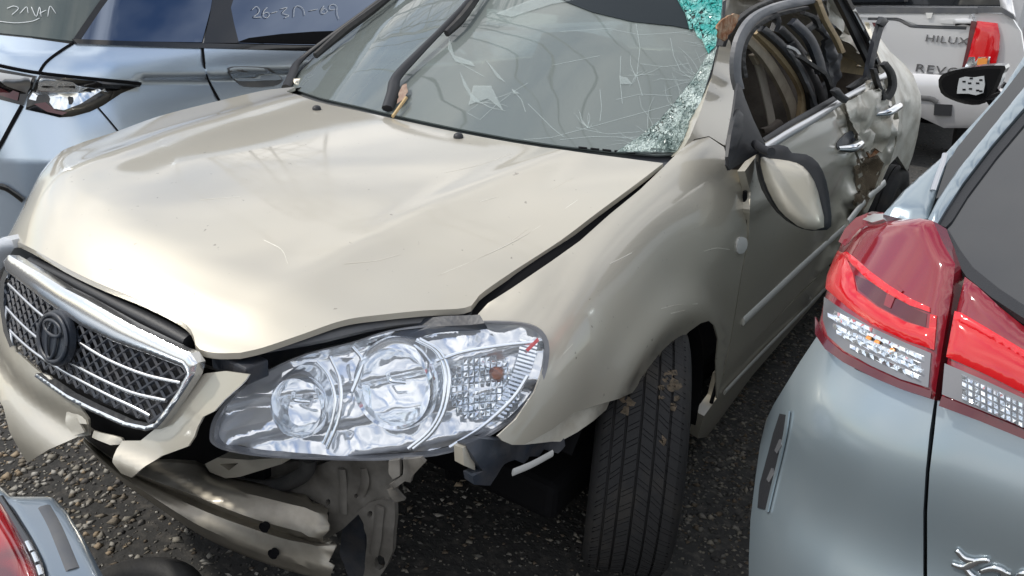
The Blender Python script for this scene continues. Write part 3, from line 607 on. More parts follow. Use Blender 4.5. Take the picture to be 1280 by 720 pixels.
for pl in ([(74, 488), (92, 500), (104, 512), (110, 530), (96, 528), (84, 510)], [(84, 514), (100, 522), (108, 540), (98, 544), (88, 532)], [(120, 538), (150, 548), (152, 556), (140, 556), (118, 546)], [(148, 552), (176, 552), (172, 558), (156, 562)], [(60, 470), (74, 478), (80, 492), (72, 496), (60, 484)]):
    sheet('broken_tab', pl, lambda X, Y, Z: F_bump(X, Y, Z) + .012, M['gold'], cv, thick=.004, step=6, warp=lambda P: .012 * vnoise(P, 30, 2))
# ---- bumper beam: ribbed section, cut and bent at its end
rowpx = [[(100, 524), (150, 556), (180, 572), (245, 576), (268, 592), (311, 601), (363, 615), (404, 632)],
         [(102, 540), (150, 570), (180, 586), (240, 600), (270, 608), (311, 617), (363, 630), (411, 644)],
         [(104, 546), (150, 580), (180, 596), (236, 617), (272, 632), (320, 650), (363, 662), (403, 673)],
         [(105, 548), (150, 583), (180, 600), (236, 622), (272, 638), (320, 655), (363, 668), (410, 679)],
         [(105, 549), (150, 585), (180, 603), (236, 630), (272, 645), (320, 662), (363, 675), (415, 684)],
         [(106, 554), (150, 594), (180, 614), (236, 650), (272, 668), (320, 688), (363, 702), (414, 717)],
         [(108, 560), (150, 600), (180, 622), (236, 660), (272, 680), (320, 700), (363, 714), (418, 730)]]
offs = [-.10, -.030, .002, -.036, -.014, .006, -.03]
rows = [on(cat(r, 3), lambda X, Y, Z, o=o: F_beam(X, Y, Z) + o) + np.array([0, 0, 0]) for r, o in zip(rowpx, [-x for x in offs])]
RR = []
for k in range(len(rows) - 1):
    for t in (0, .25, .5, .75): RR.append(rows[k] * (1 - t) + rows[k + 1] * t)
RR.append(rows[-1]); RR = np.array(RR)
for _ in range(1):
    RR[1:-1] = RR[1:-1] * .8 + .10 * (RR[:-2] + RR[2:])
RR[:, -3:, :] += (.004 * nrg.randn(RR.shape[0], 3, 1)) * np.array([1, .6, .8])
h, w = RR.shape[:2]
me = mesh_np(RR.reshape(-1, 3), [(i * w + j, i * w + j + 1, (i + 1) * w + j + 1, (i + 1) * w + j) for i in range(h - 1) for j in range(w - 1)])
beam = link('bumper_beam', me, M['beam'], car, angle=50); sm = beam.modifiers.new('s', 'SOLIDIFY'); sm.thickness = .004; sm.offset = 1
for u, v in ((334, 655), (345, 688)):
    p = on([(u, v)], F_beam)[0]; lathe('bolt_hole', p + np.array([.004, -.012, 0]), (.3, -1, .1), [(.009, -.01), (.009, 0), (.010, .001), (.011, 0)], M['dark'], beam, 16)
    lathe('bolt_hole', p + np.array([.004, -.010, 0]), (.3, -1, .1), [(.009, 0), (0, 0)], M['dark'], beam, 16)
sheet('beam_stay', [(256, 580), (272, 572), (312, 575), (352, 572), (352, 580), (300, 596), (282, 598), (262, 590)], PY(-.70), M['gold'], car, thick=.03, step=7, holes=[[(274, 580), (298, 579), (286, 588)]])
tube('hose', [at(u, v, y=-.64) for u, v in ((285, 592), (310, 606), (345, 608), (380, 592), (386, 572))], .017, M['rubber'], car)
# ---- bracket metal under the lamp
PB = lambda X, Y, Z: PY(-.60)(X, Y, Z) + .25 * (X - .5)
def plate(nm, px, F, th, par, holes=(), m='bracket', step=7, w=.006): return sheet(nm, px, F, M[m], par, thick=th, step=step, holes=holes, warp=lambda P: w * vnoise(P, 22, 4) + .003 * vnoise(P, 50, 7))
def hole(u, v, r): return [(u + r * .8 * math.cos(t), v + r * math.sin(t)) for t in np.linspace(0, 2 * math.pi, 9)[:-1]]
br = plate('crash_bracket', [(345, 606), (372, 592), (395, 582), (420, 574), (470, 570), (492, 580), (496, 606), (488, 622), (470, 628), (455, 634), (446, 645), (430, 660), (418, 668), (404, 676), (402, 664), (413, 640), (404, 632), (380, 622)], PB, .012, car, [hole(410, 628, 4), hole(446, 619, 3)])
leg = plate('bracket_leg', [(446, 640), (462, 628), (482, 622), (493, 628), (494, 648), (490, 690), (484, 706), (474, 722), (452, 730), (456, 700), (457, 670), (454, 655)], lambda X, Y, Z: PB(X, Y, Z) - .006, .014, car, [hole(463, 642, 4), hole(467, 678, 4), hole(474, 704, 9)])
strip('pressed_rib', [(478, 630), (476, 650), (474, 672), (470, 690)], .010, PB, M['bracket'], leg, off=.010)
strip('pressed_rib', [(428, 585), (430, 605), (430, 640)], .009, PB, M['bracket'], br, off=.004)
strip('pressed_rib', [(455, 584), (458, 600), (452, 618)], .009, PB, M['bracket'], br, off=.004)
for pl in ([(486, 576), (500, 574), (502, 592), (494, 596), (488, 590)], [(488, 604), (508, 590), (514, 595), (494, 609)], [(505, 572), (528, 570), (534, 575), (518, 592), (514, 602), (506, 598)], [(496, 608), (505, 626), (494, 628), (484, 612)]):
    plate('torn_tab', pl, lambda X, Y, Z: PB(X, Y, Z) - .03, .008, br, w=.01, step=6)
plate('inner_plate', [(430, 655), (448, 640), (458, 668), (456, 726), (440, 730), (424, 690)], lambda X, Y, Z: PB(X, Y, Z) + .05, .01, car, m='blueblack')
plate('inner_plate', [(300, 592), (330, 580), (400, 574), (420, 576), (396, 586), (370, 598), (345, 612), (318, 606)], lambda X, Y, Z: PB(X, Y, Z) + .03, .01, car)
sheet('lamp_clip', [(584, 556), (600, 548), (640, 552), (664, 556), (690, 544), (702, 540), (704, 556), (696, 566), (684, 564), (676, 572), (664, 572), (656, 580), (646, 576), (634, 582), (624, 592), (612, 606), (590, 604), (588, 594), (602, 588), (592, 574)], lambda X, Y, Z: F_fender(X, Y, Z) + .035, M['blueblack'], car, thick=.03, step=6, warp=lambda P: .012 * vnoise(P, 28, 3))
sheet('lamp_clip', [(578, 560), (592, 553), (594, 588), (580, 582)], lambda X, Y, Z: F_fender(X, Y, Z) + .045, M['gold'], car, thick=.03, step=6)
strip('liner_edge', [(640, 590), (664, 580), (690, 566)], .008, lambda X, Y, Z: F_fender(X, Y, Z) + .03, M['white'], car)
# ---- headlight
hpx = [(262, 545), (268, 522), (292, 493), (334, 465), (382, 444), (438, 430), (486, 415), (542, 408), (600, 404), (650, 406), (676, 416), (685, 438), (679, 474), (660, 508), (628, 536), (590, 557), (545, 571), (476, 577), (396, 576), (334, 573), (287, 566), (266, 557)]
hc = np.mean(hpx, 0)
def scl(px, k, dy=0): return [tuple(hc + (np.array(p) - hc) * k + (0, dy)) for p in px]
lamp = sheet('headlight', scl(hpx, 1.013, 0), F_hl, M['lamp_rim'], car, thick=.03, step=9, curve=3, off=-.012, holes=[cat(scl(hpx, .984), 3, True)])
lens = sheet('lens', scl(hpx, .985), F_hl, M['lens'], lamp, thick=0, step=9, curve=3, bulge=.045, bw=95)
def hw(P):
    z = P[:, 2] - .30 * P[:, 0] + .012 * vnoise(P, 6, 3); q = (z / .075) % 1.0; return -.026 - .022 * np.where(q < .85, q / .85, (1 - q) / .15) - .010 * np.abs(vnoise(P, 8, 3)) + .0045 * vnoise(P, 26, 5) + .002 * vnoise(P, 60, 7)
sheet('reflector', scl(hpx, .992), F_hl, M['backing'], lamp, thick=.002, step=6, curve=3, warp=hw)
def bowl(u, v, r, depth, sx=1.0, dz=-.01, bulb='white', flutes=False, ring=True):
    c = on([(u, v)], F_hl)[0] + HLN * dz; ax = np.array([.42, -.88, .16])
    prof = [(r * math.sqrt(t), -depth * (1 - t)) for t in np.linspace(.02, 1, 14)]
    vv, ff = lathe_vf(c, ax, prof, 40, sx); vv = np.array(vv)
    if flutes: vv = vv + HLN[None] * (.004 * np.sin(np.arange(len(vv)) % 40 * math.pi / 2))[:, None] * np.repeat(np.linspace(0, 1, 14), 40)[:, None]
    else: vv = vv + HLN[None] * (.006 * vnoise(vv, 45, 4))[:, None]
    b = link('bowl', mesh_np(vv, ff), M['reflector'], lamp, angle=25)
    if ring:
        lathe('ring', c, ax, [(r * .97, -.012), (r * .99, .012), (r * 1.05, .018), (r * 1.13, .010), (r * 1.20, -.008), (r * 1.22, -.05)], M['reflector'], b, 44, sx, angle=30)
    if bulb == 'white':
        lathe('bulb', c - ax * depth * .9, ax, [(.012, 0), (.012, .02), (.010, .034), (.006, .042), (0, .044)], M['satin'], b, 14)
        tube('bulb_shield', [c - ax * .01 + np.array([-.022, 0, .012]), c + np.array([0, -.01, .016]), c - ax * .01 + np.array([.022, 0, .012])], .005, M['reflector'], b)
    elif bulb: lathe('bulb', c - ax * depth * .7, ax, [(.014, 0), (.014, .016), (.010, .028), (0, .032)], M[bulb], b, 16)
    return b
bowl(373, 508, .055, .07, .85); bowl(493, 484, .075, .09, .92); bowl(600, 494, .055, .05, 1.05, -.02, None, True, False)
bl_ = on([(622, 470)], F_hl)[0] - HLN * .03; lathe('bulb', bl_, HLN, [(.015, -.02), (.015, .0), (.010, .012), (0, .016)], M['ambern'], lamp, 16)
for pl in ([(660, 440), (674, 426), (672, 422), (657, 437)],): sheet('red_reflection', pl, F_hl, M['red'], lamp, thick=.003, step=5, off=.0)  # red reflection in the lamp, painted as a small sheet
# fluted edge of the side reflector
fl = []
for k in range(20):
    t = k / 19; u = 668 - 42 * t**1.6; v = 432 + 92 * t; fl.append(tube_vf(on([(u - 18 + 6 * t, v - 6), (u + 4, v)], F_hl) - HLN * .012, .0035, n=5, smooth=False))
v, f = join_vf(fl); o = link('flutes', mesh_np(v, f), M['reflector'], lamp, angle=30); o['kind'] = 'stuff'
pr = []
for i in range(13):
    for j in range(9):
        u = 560 + i * 7.2; v = 452 + j * 8.6 - (i - 6) * .8
        if ((u - 604) / 46)**2 + ((v - 488) / 42)**2 < 1:
            pr.append(brick_vf(F_hl, u, v, 3.3, 3.9, -.1, -.018 - .02 * (1 - ((u - 604) / 46)**2 - ((v - 488) / 42)**2), .004, .5))
v, f = join_vf(pr); o = link('prisms', mesh_np(v, f), M['reflector'], lamp, smooth=False); o['kind'] = 'stuff'
for pl in ([(412, 446), (424, 476), (424, 520), (408, 562)], [(562, 560), (600, 536), (640, 500), (660, 470)], [(520, 425), (545, 440), (556, 470), (552, 510), (536, 540), (510, 562)], [(524, 424), (550, 440), (561, 470), (557, 510), (541, 540), (516, 562)], [(395, 452), (410, 470), (418, 500), (414, 530), (404, 556)], [(440, 434), (452, 450), (448, 470), (440, 490)], [(545, 452), (580, 440), (630, 432), (668, 428)]):
    strip('facet_line', pl, .0035, F_hl, M['reflector'], lamp, off=-.004)
# right headlight: only a sliver of it shows past the grille
F_rhl = PY(-.775)
rl = sheet('headlight', [(-30, 318), (-8, 302), (6, 296), (15, 300), (18, 310), (10, 322), (4, 334), (-8, 350), (-30, 360)], F_rhl, M['plate'], car, thick=.08, step=6, bulge=.02)
sheet('lens', [(-30, 317), (-8, 301), (6, 295), (16, 299), (19, 310), (11, 323), (5, 335), (-8, 351), (-30, 361)], F_rhl, M['lens'], rl, thick=0, step=6, bulge=.03, off=.004)
# ---- wheel, steered outwards
th = math.radians(27); WC = np.array([.80, .10, .312]); wd = np.array([math.sin(th), -math.cos(th), 0]); wa = np.array([math.cos(th), math.sin(th), 0])
def wheel(par, C, ax, fwd, full):
    R0 = .312; prof = [(.20, .088), (.235, .100), (.275, .103), (.293, .098), (.304, .088), (.3085, .080)]
    bands = [.080, .060, .054, .030, .024, -.002, -.008, -.034, -.040, -.062, -.068, -.080]
    for k in range(0, len(bands), 2):
        a, b = bands[k], bands[k + 1] if k + 1 < len(bands) else -.080
        rr = R0 - .004 * (abs(a) / .08)**3
        prof += [(rr, a), (R0 - .004 * (abs(b) / .08)**3, b)]
        if k + 2 < len(bands): prof += [(R0 - .010, b - .0012), (R0 - .010, bands[k + 2] + .0012)]
    prof += [(.304, -.088), (.293, -.098), (.275, -.103), (.235, -.100), (.20, -.088)]
    t = lathe('tyre', C, ax, prof, M['tyre'], par, 96, angle=30)
    # sipes cut as thin dark bars
    if full:
        u, w, a = frame(ax); sp = []
        for k in range(110):
            tt = 2 * math.pi * k / 110
            for lo, hi, sk in ((.055, .086, .05), (.031, .053, .06), (-.001, .023, .05), (-.033, -.009, -.05), (-.061, -.041, -.06), (-.086, -.069, -.05)):
                t2 = tt + (.02 if k % 2 else 0); pts = [C + (math.cos(t2 + q * sk) * u + math.sin(t2 + q * sk) * w) * (R0 - .0005 - .004 * (abs(h) / .08)**3) + a * h for q, h in ((0, lo), (1, hi))]
                d = pts[0] - C
                if d @ fwd < 0: continue
                sp.append(tube_vf(pts, .0014, n=4, smooth=False, flatten=.6))
        v, f = join_vf(sp); o = link('tread_sipes', mesh_np(v, f), M['dark'], t, smooth=False); o['kind'] = 'stuff'
    rim = lathe('rim', C, ax, [(.205, .085), (.195, .07), (.185, .05), (.12, .045), (.06, .06), (.04, .065), (0, .066)], M['satin'], t, 40)
    lathe('rim_barrel', C, ax, [(.205, -.085), (.19, -.07), (.18, 0), (.185, .05)], M['dark'], t, 40)
    return t
ty = wheel(car, WC, wa, wd, True)
u_, w_, a_ = frame(wa); mv = []
for k in range(18):
    e = math.radians(rnd.gauss(54, 9)); h = rnd.choice((.03, .05, .06, -.03, -.045)) + rnd.gauss(0, .008)
    c = WC + (math.cos(e) * wd + math.sin(e) * np.array([0, 0, 1])) * .311 + wa * h
    vv, ff = lathe_vf(c, math.cos(e) * wd + math.sin(e) * np.array([0, 0, 1]), [(rnd.uniform(.006, .02), -.002), (.006, .001), (0, .0015)], 7, rnd.uniform(.6, 1.6))
    mv.append(([p + .002 * nrg.randn(3) for p in vv], ff))
v, f = join_vf(mv); o = link('caked_mud', mesh_np(v, f), M['mud'], ty); o['kind'] = 'stuff'
wheel(car, np.array([.77, 2.68, .31]), np.array([1., 0, 0]), np.array([0, -1., 0]), False); wheel(car, np.array([-.77, 2.68, .31]), np.array([-1., 0, 0]), np.array([0, -1., 0]), False)
wheel(car, np.array([-.77, .10, .31]), np.array([-math.cos(th), -math.sin(th), 0]), wd, False)
grid('arch_liner', [[(.60, .06 + .37 * math.cos(t), .30 + .37 * math.sin(t)), (.72, .06 + .38 * math.cos(t), .30 + .38 * math.sin(t)), (.83, .06 + .385 * math.cos(t), .30 + .385 * math.sin(t))] for t in np.linspace(-.2, 2.65, 9)], M['dark'], car, 3, 3, thick=.004)
sheet('wing_shade_sheet', [(560, 470), (700, 440), (900, 400), (905, 470), (880, 530), (720, 600), (560, 600)], PX(.42), M['dark'], car, thick=.01, step=30)  # flat dark sheet put in for the darkness beside the tyre
# ---- door mirror hanging from its base
sheet('mirror_base', [(923, 104), (927, 108), (931, 122), (942, 150), (957, 181), (950, 190), (934, 200), (912, 213), (909, 206), (910, 178), (917, 140), (920, 118)], lambda X, Y, Z: F_side(X, Y, Z) - .015, M['black'], car, thick=.006, step=5, bulge=.004)
sheet('mirror_base', [(924, 136), (930, 144), (929, 168), (920, 190), (912, 208), (910, 196), (914, 168), (918, 150)], lambda X, Y, Z: F_side(X, Y, Z) - .024, M['black'], car, thick=.008, step=5, bulge=.006)
PM = plane((.965, .50, .93), (.40, -.88, .22))
mir = sheet('wing_mirror', [(951, 197), (962, 198), (986, 201), (1004, 208), (1018, 227), (1026, 254), (1030, 284), (1006, 286), (990, 277), (974, 262), (960, 237), (953, 215)], lambda X, Y, Z: PM(X, Y, Z) - .012, M['gold'], car, thick=.03, step=4, curve=2, bulge=.016, bw=16)
sheet('mirror_rim', [(949, 193), (960, 183), (974, 181), (985, 184), (990, 191), (1008, 193), (1023, 204), (1033, 226), (1038, 256), (1039, 283), (1026, 288), (1002, 286), (976, 267), (957, 238), (950, 212)], PM, M['black'], mir, thick=.08, step=4, curve=2, bulge=.010, bw=10)
tube('mirror_arm', [at(944, 180, x=.86), at(952, 186, x=.90), at(964, 190, x=.94)], .011, M['black'], mir)
# ---- door frame, seals and pillars round the broken side windows
def line(name, px, x, r, m, par=car, **k):
    xs = x if isinstance(x, (list, tuple)) else [x] * len(px)
    return tube(name, [at(u, v, x=xx) for (u, v), xx in zip(px, xs)], r, M[m], par, **k)
def strap(name, px, w, x, m, par=car, th=.02, warp=None, k=4):
    c = cat(px, k); t = np.gradient(c, axis=0); t /= np.linalg.norm(t, axis=1, keepdims=True); nn_ = np.stack([-t[:, 1], t[:, 0]], 1) * w * .43
    return sheet(name, np.vstack([c + nn_, (c - nn_)[::-1]]), PX(x), M[m], par, thick=min(th, .015), step=3, bulge=.004, bw=w * .4, warp=warp)
fr = strap('door_frame', [(926, 112), (922, 92), (923, 66), (930, 43), (945, 23), (973, 9), (1009, 1), (1050, -8), (1080, -14)], 11, .72, 'frame_grey', th=.012)
strap('frame_seal', [(933, 97), (930, 74), (934, 52), (948, 33), (976, 18), (1012, 10)], 5, .70, 'rubber', fr)
strap('pillar_seal', [(905, 58), (910, 46), (922, 30), (944, 12), (970, 0), (1000, -10)], 5, .69, 'rubber')
strap('pillar_trim', [(934, 46), (957, 70), (978, 103), (992, 135), (996, 158)], 13, .66, 'beige', th=.03)
strap('pillar_trim', [(948, 40), (973, 65), (995, 94), (1006, 119), (1004, 148)], 9, .68, 'tan', th=.03)
strap('door_seal', [(955, 36), (980, 58), (1002, 87), (1014, 112), (1018, 138)], 10, .70, 'black', th=.03)
strap('pillar_edge', [(984, 58), (1000, 84), (1013, 112), (1022, 136)], 5, .705, 'grey_plastic')
strap('pillar_skin', [(990, 54), (1008, 80), (1022, 106), (1030, 130)], 12, .69, 'black')
strap('seat_belt', [(948, 78), (953, 96), (959, 122), (964, 146), (967, 168)], 11, .62, 'belt', th=.004)
strap('belt_guide', [(944, 68), (950, 80)], 8, .63, 'beige'); strap('belt_anchor', [(956, 164), (968, 160), (978, 152)], 7, .64, 'seat')
strap('crushed_frame', [(993, 27), (1013, 47), (1024, 72), (1029, 92)], 12, .73, 'blueblack', th=.04)
strap('crushed_frame', [(976, 36), (992, 52), (1006, 70)], 12, .68, 'black', th=.04)
strap('crushed_frame', [(968, 14), (974, 26), (970, 40)], 7, .69, 'black', th=.03)
strap('torn_lining', [(1031, 30), (1042, 54), (1045, 79), (1038, 104), (1030, 126)], 18, .66, 'grey_plastic', warp=lambda P: .02 * vnoise(P, 26, 2))
strap('torn_seal', [(1000, 70), (1018, 82), (1034, 94), (1041, 112), (1043, 130)], 5, .74, 'rubber')
strap('torn_seal', [(1026, 2), (1031, 16), (1024, 28), (1010, 38)], 7, .71, 'rubber')
strap('torn_seal', [(1006, 16), (1020, 22), (1026, 34)], 5, .72, 'rubber')
strap('torn_trim', [(1024, 0), (1034, 25), (1047, 48), (1055, 66)], 6, .73, 'tan', th=.015)
strap('torn_trim', [(986, 58), (996, 63), (1002, 72)], 4, .71, 'white', th=.01)
sheet('torn_sheeting', [(1030, -4), (1052, -4), (1064, 20), (1078, 58), (1080, 74), (1064, 58), (1050, 44), (1040, 24)], PX(.60), M['primer'], car, thick=.004, step=5, warp=lambda P: .03 * vnoise(P, 16, 5))
strap('rear_door_frame', [(1050, -6), (1064, 22), (1078, 52), (1090, 76), (1097, 94)], 13, .75, 'black', th=.04)
strap('frame_seal', [(1058, -6), (1074, 24), (1088, 52), (1100, 80)], 5, .77, 'blackgloss')
strap('window_channel', [(1106, 22), (1100, 40), (1093, 66), (1086, 98)], 7, .80, 'blueblack', th=.03)
strap('window_channel', [(1108, 24), (1102, 32)], 9, .81, 'black')
strap('dangling_seal', [(1107, 79), (1116, 92), (1118, 108), (1112, 121), (1104, 122)], 8, .85, 'rubber')
strap('dangling_seal', [(1094, 86), (1099, 104), (1106, 120)], 5, .84, 'rubber')
strap('dangling_strap', [(1046, 112), (1052, 120), (1060, 126)], 9, .85, 'black')
strap('window_switch', [(1064, 112), (1076, 104), (1086, 98)], 7, .80, 'black', th=.03)
sheet('parcel_shelf', [(1042, 76), (1058, 70), (1078, 80), (1092, 92), (1070, 106), (1048, 118), (1040, 100)], PX(.50), M['tan'], car, thick=.02, step=6, warp=lambda P: .02 * vnoise(P, 9, 3))
sheet('rust_patch', [(898, 36), (903, 27), (912, 21), (922, 17), (926, 19), (920, 30), (914, 42), (908, 52), (902, 48)], lambda X, Y, Z: X - .71 + .1 * (Y - .9), M['rust'], car, thick=.004, step=3, warp=lambda P: .007 * vnoise(P, 60, 3) - .004)
sheet('roof_rail', [(894, 14), (904, -4), (930, -10), (968, -14), (990, -12), (960, 4), (938, 16), (916, 24), (902, 24)], lambda X, Y, Z: X - .54 + .1 * (Y - .9), M['primer'], car, thick=.02, step=5, warp=lambda P: .02 * vnoise(P, 18, 3))
# dry leaf and twig caught at the wiper
p0 = on([(497, 138), (512, 118), (503, 108), (500, 128), (508, 122)], lambda X, Y, Z: F_ws(X, Y, Z) - .035)
tw = tube('twig', [p0[0] + np.array([.0, -.02, -.015]), p0[4]], .005, M['twig'], None, n=6, loc=tuple(p0[0])); tag(tw, 'short pale broken twig stuck under the wiper arm nearest the middle', 'twig')
lf = sheet('dry_leaf', [(496, 130), (498, 118), (503, 108), (509, 106), (510, 114), (504, 124)], lambda X, Y, Z: F_ws(X, Y, Z) - .03, M['leaf'], None, thick=.001, step=3, warp=lambda P: .01 * vnoise(P, 60, 3), loc=tuple(p0[1])); tag(lf, 'curled brown dry leaf caught behind the wiper arm on the windscreen', 'leaf')
# ================================================================== blue SUV on the far side
suv = thing('parked_suv', 'blue grey SUV with chalk marks on dark windows beyond the crashed car', 'car', (-2.3, 1.5, 0))
def F_suv(X, Y, Z):
    y0 = .10 + np.where(Z > 1.06, (Z - 1.06) * .55, 0); r = .42; zk = .955
    prof = np.where(Z > 1.07, -(Z - 1.07) * .42 - .0313, np.where(Z > zk, -(Z - zk) * .10 - (Z - zk)**2 * 1.5, -.035 * np.clip((zk - Z) / .03, 0, 1) + .06 * np.clip((zk - .03 - Z) / .25, 0, 1)))
    return corner(X, Y, -1.38 - r + prof, y0, r, -1)
pn = sheet('body', [(-700, 60), (-120, 44), (0, 44), (40, 48), (97, 56), (180, 59), (252, 61), (330, 63), (420, 65), (560, 60), (640, 90), (420, 130), (345, 140), (270, 170), (140, 200), (40, 300), (-120, 330), (-700, 350)], F_suv, M['blue'], suv, thick=.03, step=9)
sheet('door_skin', [(254, 61), (330, 63), (420, 65), (500, 66), (500, 110), (345, 135), (279, 150), (276, 128), (262, 102), (256, 84)], F_suv, M['blue'], suv, thick=.01, step=7, off=.006)
def seam(px, par=suv, r=.005): strip('panel_gap', px, r, F_suv, M['dark'], par, off=.004, n=5)
seam([(253, 60), (255, 82), (261, 102), (270, 120), (278, 132)], r=.006); seam([(92, 54), (76, 64), (58, 78), (48, 93)], r=.005); seam([(28, 132), (18, 150), (2, 180), (-10, 200)], r=.007); seam([(120, 132), (134, 148), (148, 165)], r=.003)
sheet('window_trim', [(90, 50), (180, 53), (260, 55), (340, 57), (430, 59), (430, 64), (340, 63), (260, 61), (180, 59), (96, 56)], F_suv, M['blackgloss'], suv, thick=.01, step=6, off=.010)
qg = sheet('quarter_window', [(96, 50), (112, 30), (134, -4), (150, -30), (275, -30), (266, 0), (252, 53), (180, 52)], F_suv, M['suvglass'], suv, thick=.01, step=9, off=.002)
sheet('pillar_cover', [(254, 54), (262, 18), (270, -30), (300, -30), (288, 10), (292, 30), (298, 54)], F_suv, M['blackgloss'], suv, thick=.01, step=9, off=.004)
dg = sheet('door_window', [(298, 54), (292, 30), (288, 10), (300, -30), (520, -30), (470, 10), (450, 57), (370, 56)], F_suv, M['suvglass'], suv, thick=.01, step=9, off=.001)
sheet('window_reflection', [(296, 53), (310, 48), (350, 43), (390, 40), (450, 38), (450, 56), (370, 55)], F_suv, M['dark'], dg, thick=.003, step=9, off=.007)  # dark reflection low on the glass, painted as a sheet
rg = sheet('rear_window', [(-640, -60), (-120, -60), (140, -30), (126, 2), (108, 28), (92, 52), (40, 46), (0, 42), (-120, 40), (-640, 54)], F_suv, M['gglass'], suv, thick=.01, step=12, off=.004)
sheet('window_border', [(136, -10), (142, -10), (126, 12), (102, 48), (94, 54), (90, 52), (106, 28), (124, 2)], F_suv, M['black'], suv, thick=.008, step=6, off=.008)
def chalk(lines, par):
    v, f = [], []
    parts = []
    for l in lines:
        P = on(l, F_suv); n = gradn(F_suv, P); parts.append(tube_vf(P + n * .0070, .0015, n=5, k=4, flatten=.3, up=tuple(n.mean(0))))
    v, f = join_vf(parts); o = link('chalk_writing', mesh_np(v, f), M['chalk'], par)
chalk([[(314, 13), (319, 9), (323, 12), (322, 17), (316, 22), (326, 22)], [(333, 10), (329, 14), (328, 20), (332, 23), (336, 19), (333, 16), (328, 18)], [(338, 17), (346, 15)], [(350, 12), (358, 10), (352, 17), (360, 20), (355, 23)], [(366, 22), (367, 11), (372, 8), (378, 12), (380, 20)], [(386, 14), (396, 12)], [(404, 8), (400, 14), (403, 18), (408, 15), (405, 11), (401, 14)], [(418, 12), (412, 13), (411, 8), (416, 6), (420, 9), (420, 17), (423, 25)]], dg)
chalk([[(10, 12), (18, 9), (24, 12), (16, 20)], [(26, 18), (34, 10), (36, 18)], [(40, 10), (46, 22), (50, 10), (52, 22)], [(50, 18), (58, 14)], [(60, 22), (63, 9), (70, 18)], [(0, 28), (20, 30), (40, 28), (50, 24)]], rg)
sh = sheet('door_handle', [(285, 86), (300, 84), (334, 86), (343, 93), (350, 100), (330, 101), (296, 102), (290, 95)], F_suv, M['blue'], suv, thick=.006, step=5, off=.012, curve=2)
sheet('handle_recess', [(283, 85), (300, 83), (336, 85), (346, 93), (352, 101), (340, 108), (312, 109), (298, 106), (288, 95)], F_suv, M['grey_plastic'], sh, thick=.004, step=5, off=.009, curve=2)
tl = sheet('tail_light', [(50, 94), (80, 97), (110, 101), (145, 103), (175, 103), (170, 109), (150, 117), (128, 132), (112, 140), (90, 146), (74, 147), (55, 142), (33, 137), (36, 120)], F_suv, M['blackgloss'], suv, thick=.01, step=5, off=.010, bulge=.008)
sheet('lamp_lens', [(52, 97), (80, 101), (108, 105), (134, 108), (118, 118), (100, 130), (80, 138), (68, 136), (58, 122), (46, 126), (38, 124)], F_suv, M['reflector'], tl, thick=.003, step=5, off=.020, warp=lambda P: .006 * vnoise(P, 30, 3))
sheet('lamp_lens', [(44, 130), (58, 128), (70, 138), (84, 141), (78, 144), (60, 140)], F_suv, M['reddark'], tl, thick=.003, step=5, off=.021)
tl2 = sheet('tail_light', [(-60, 76), (0, 86), (46, 95), (30, 132), (0, 124), (-60, 110)], F_suv, M['blackgloss'], suv, thick=.01, step=6, off=.010)
sheet('lamp_lens', [(-60, 80), (0, 90), (42, 97), (34, 112), (0, 100), (-60, 92)], F_suv, M['satin'], tl2, thick=.003, step=6, off=.016)
sheet('lamp_lens', [(-60, 98), (0, 106), (26, 116), (24, 126), (0, 118), (-60, 106)], F_suv, M['reddark'], tl2, thick=.003, step=6, off=.016)
strip('panel_gap', [(-20, 76), (0, 82), (40, 90), (80, 95), (130, 100), (175, 102)], .006, F_suv, M['dark'], suv, off=.010)
strip('rear_bumper_edge', [(-40, 226), (0, 232), (14, 238), (30, 250)], .012, F_suv, M['blackgloss'], suv, off=.006)
# unseen bulk of the SUV: roof, far side, wheels
grid('roof', [[(-1.62, y, 1.56 + d), (-1.75, y, 1.66 + d), (-2.25, y, 1.70 + d), (-2.9, y, 1.66 + d), (-3.05, y, 1.55 + d)] for y, d in ((.30, -.06), (.6, -.01), (1.4, 0), (2.2, -.02), (2.7, -.12))], M['blue'], suv, 5, 4, thick=.02)
box('underbody', (-2.3, 2.1, .52), (1.7, 3.9, .5), M['dark'], suv, bev=.05); box('cabin', (-2.3, 1.6, 1.2), (1.36, 2.1, .7), M['interior'], suv, bev=.05)
grid('front_wing', [[(-1.40, y, 1.06), (-1.36, y, .8), (-1.40, y, .35)] for y in (2.2, 3.0, 4.0)], M['blue'], suv, 5, 4, thick=.02)
box('bonnet', (-2.3, 3.5, 1.02), (1.6, 1.4, .10), M['blue'], suv, bev=.04)
for x, y in ((-1.5, .75), (-1.5, 3.3), (-3.1, .75), (-3.1, 3.3)): lathe('wheel', (x, y, .35), (1, 0, 0), [(0, .06), (.22, .07), (.24, .1), (.33, .1), (.35, .07), (.35, -.07), (.33, -.1), (.2, -.1)], M['rubber'], suv, 32)
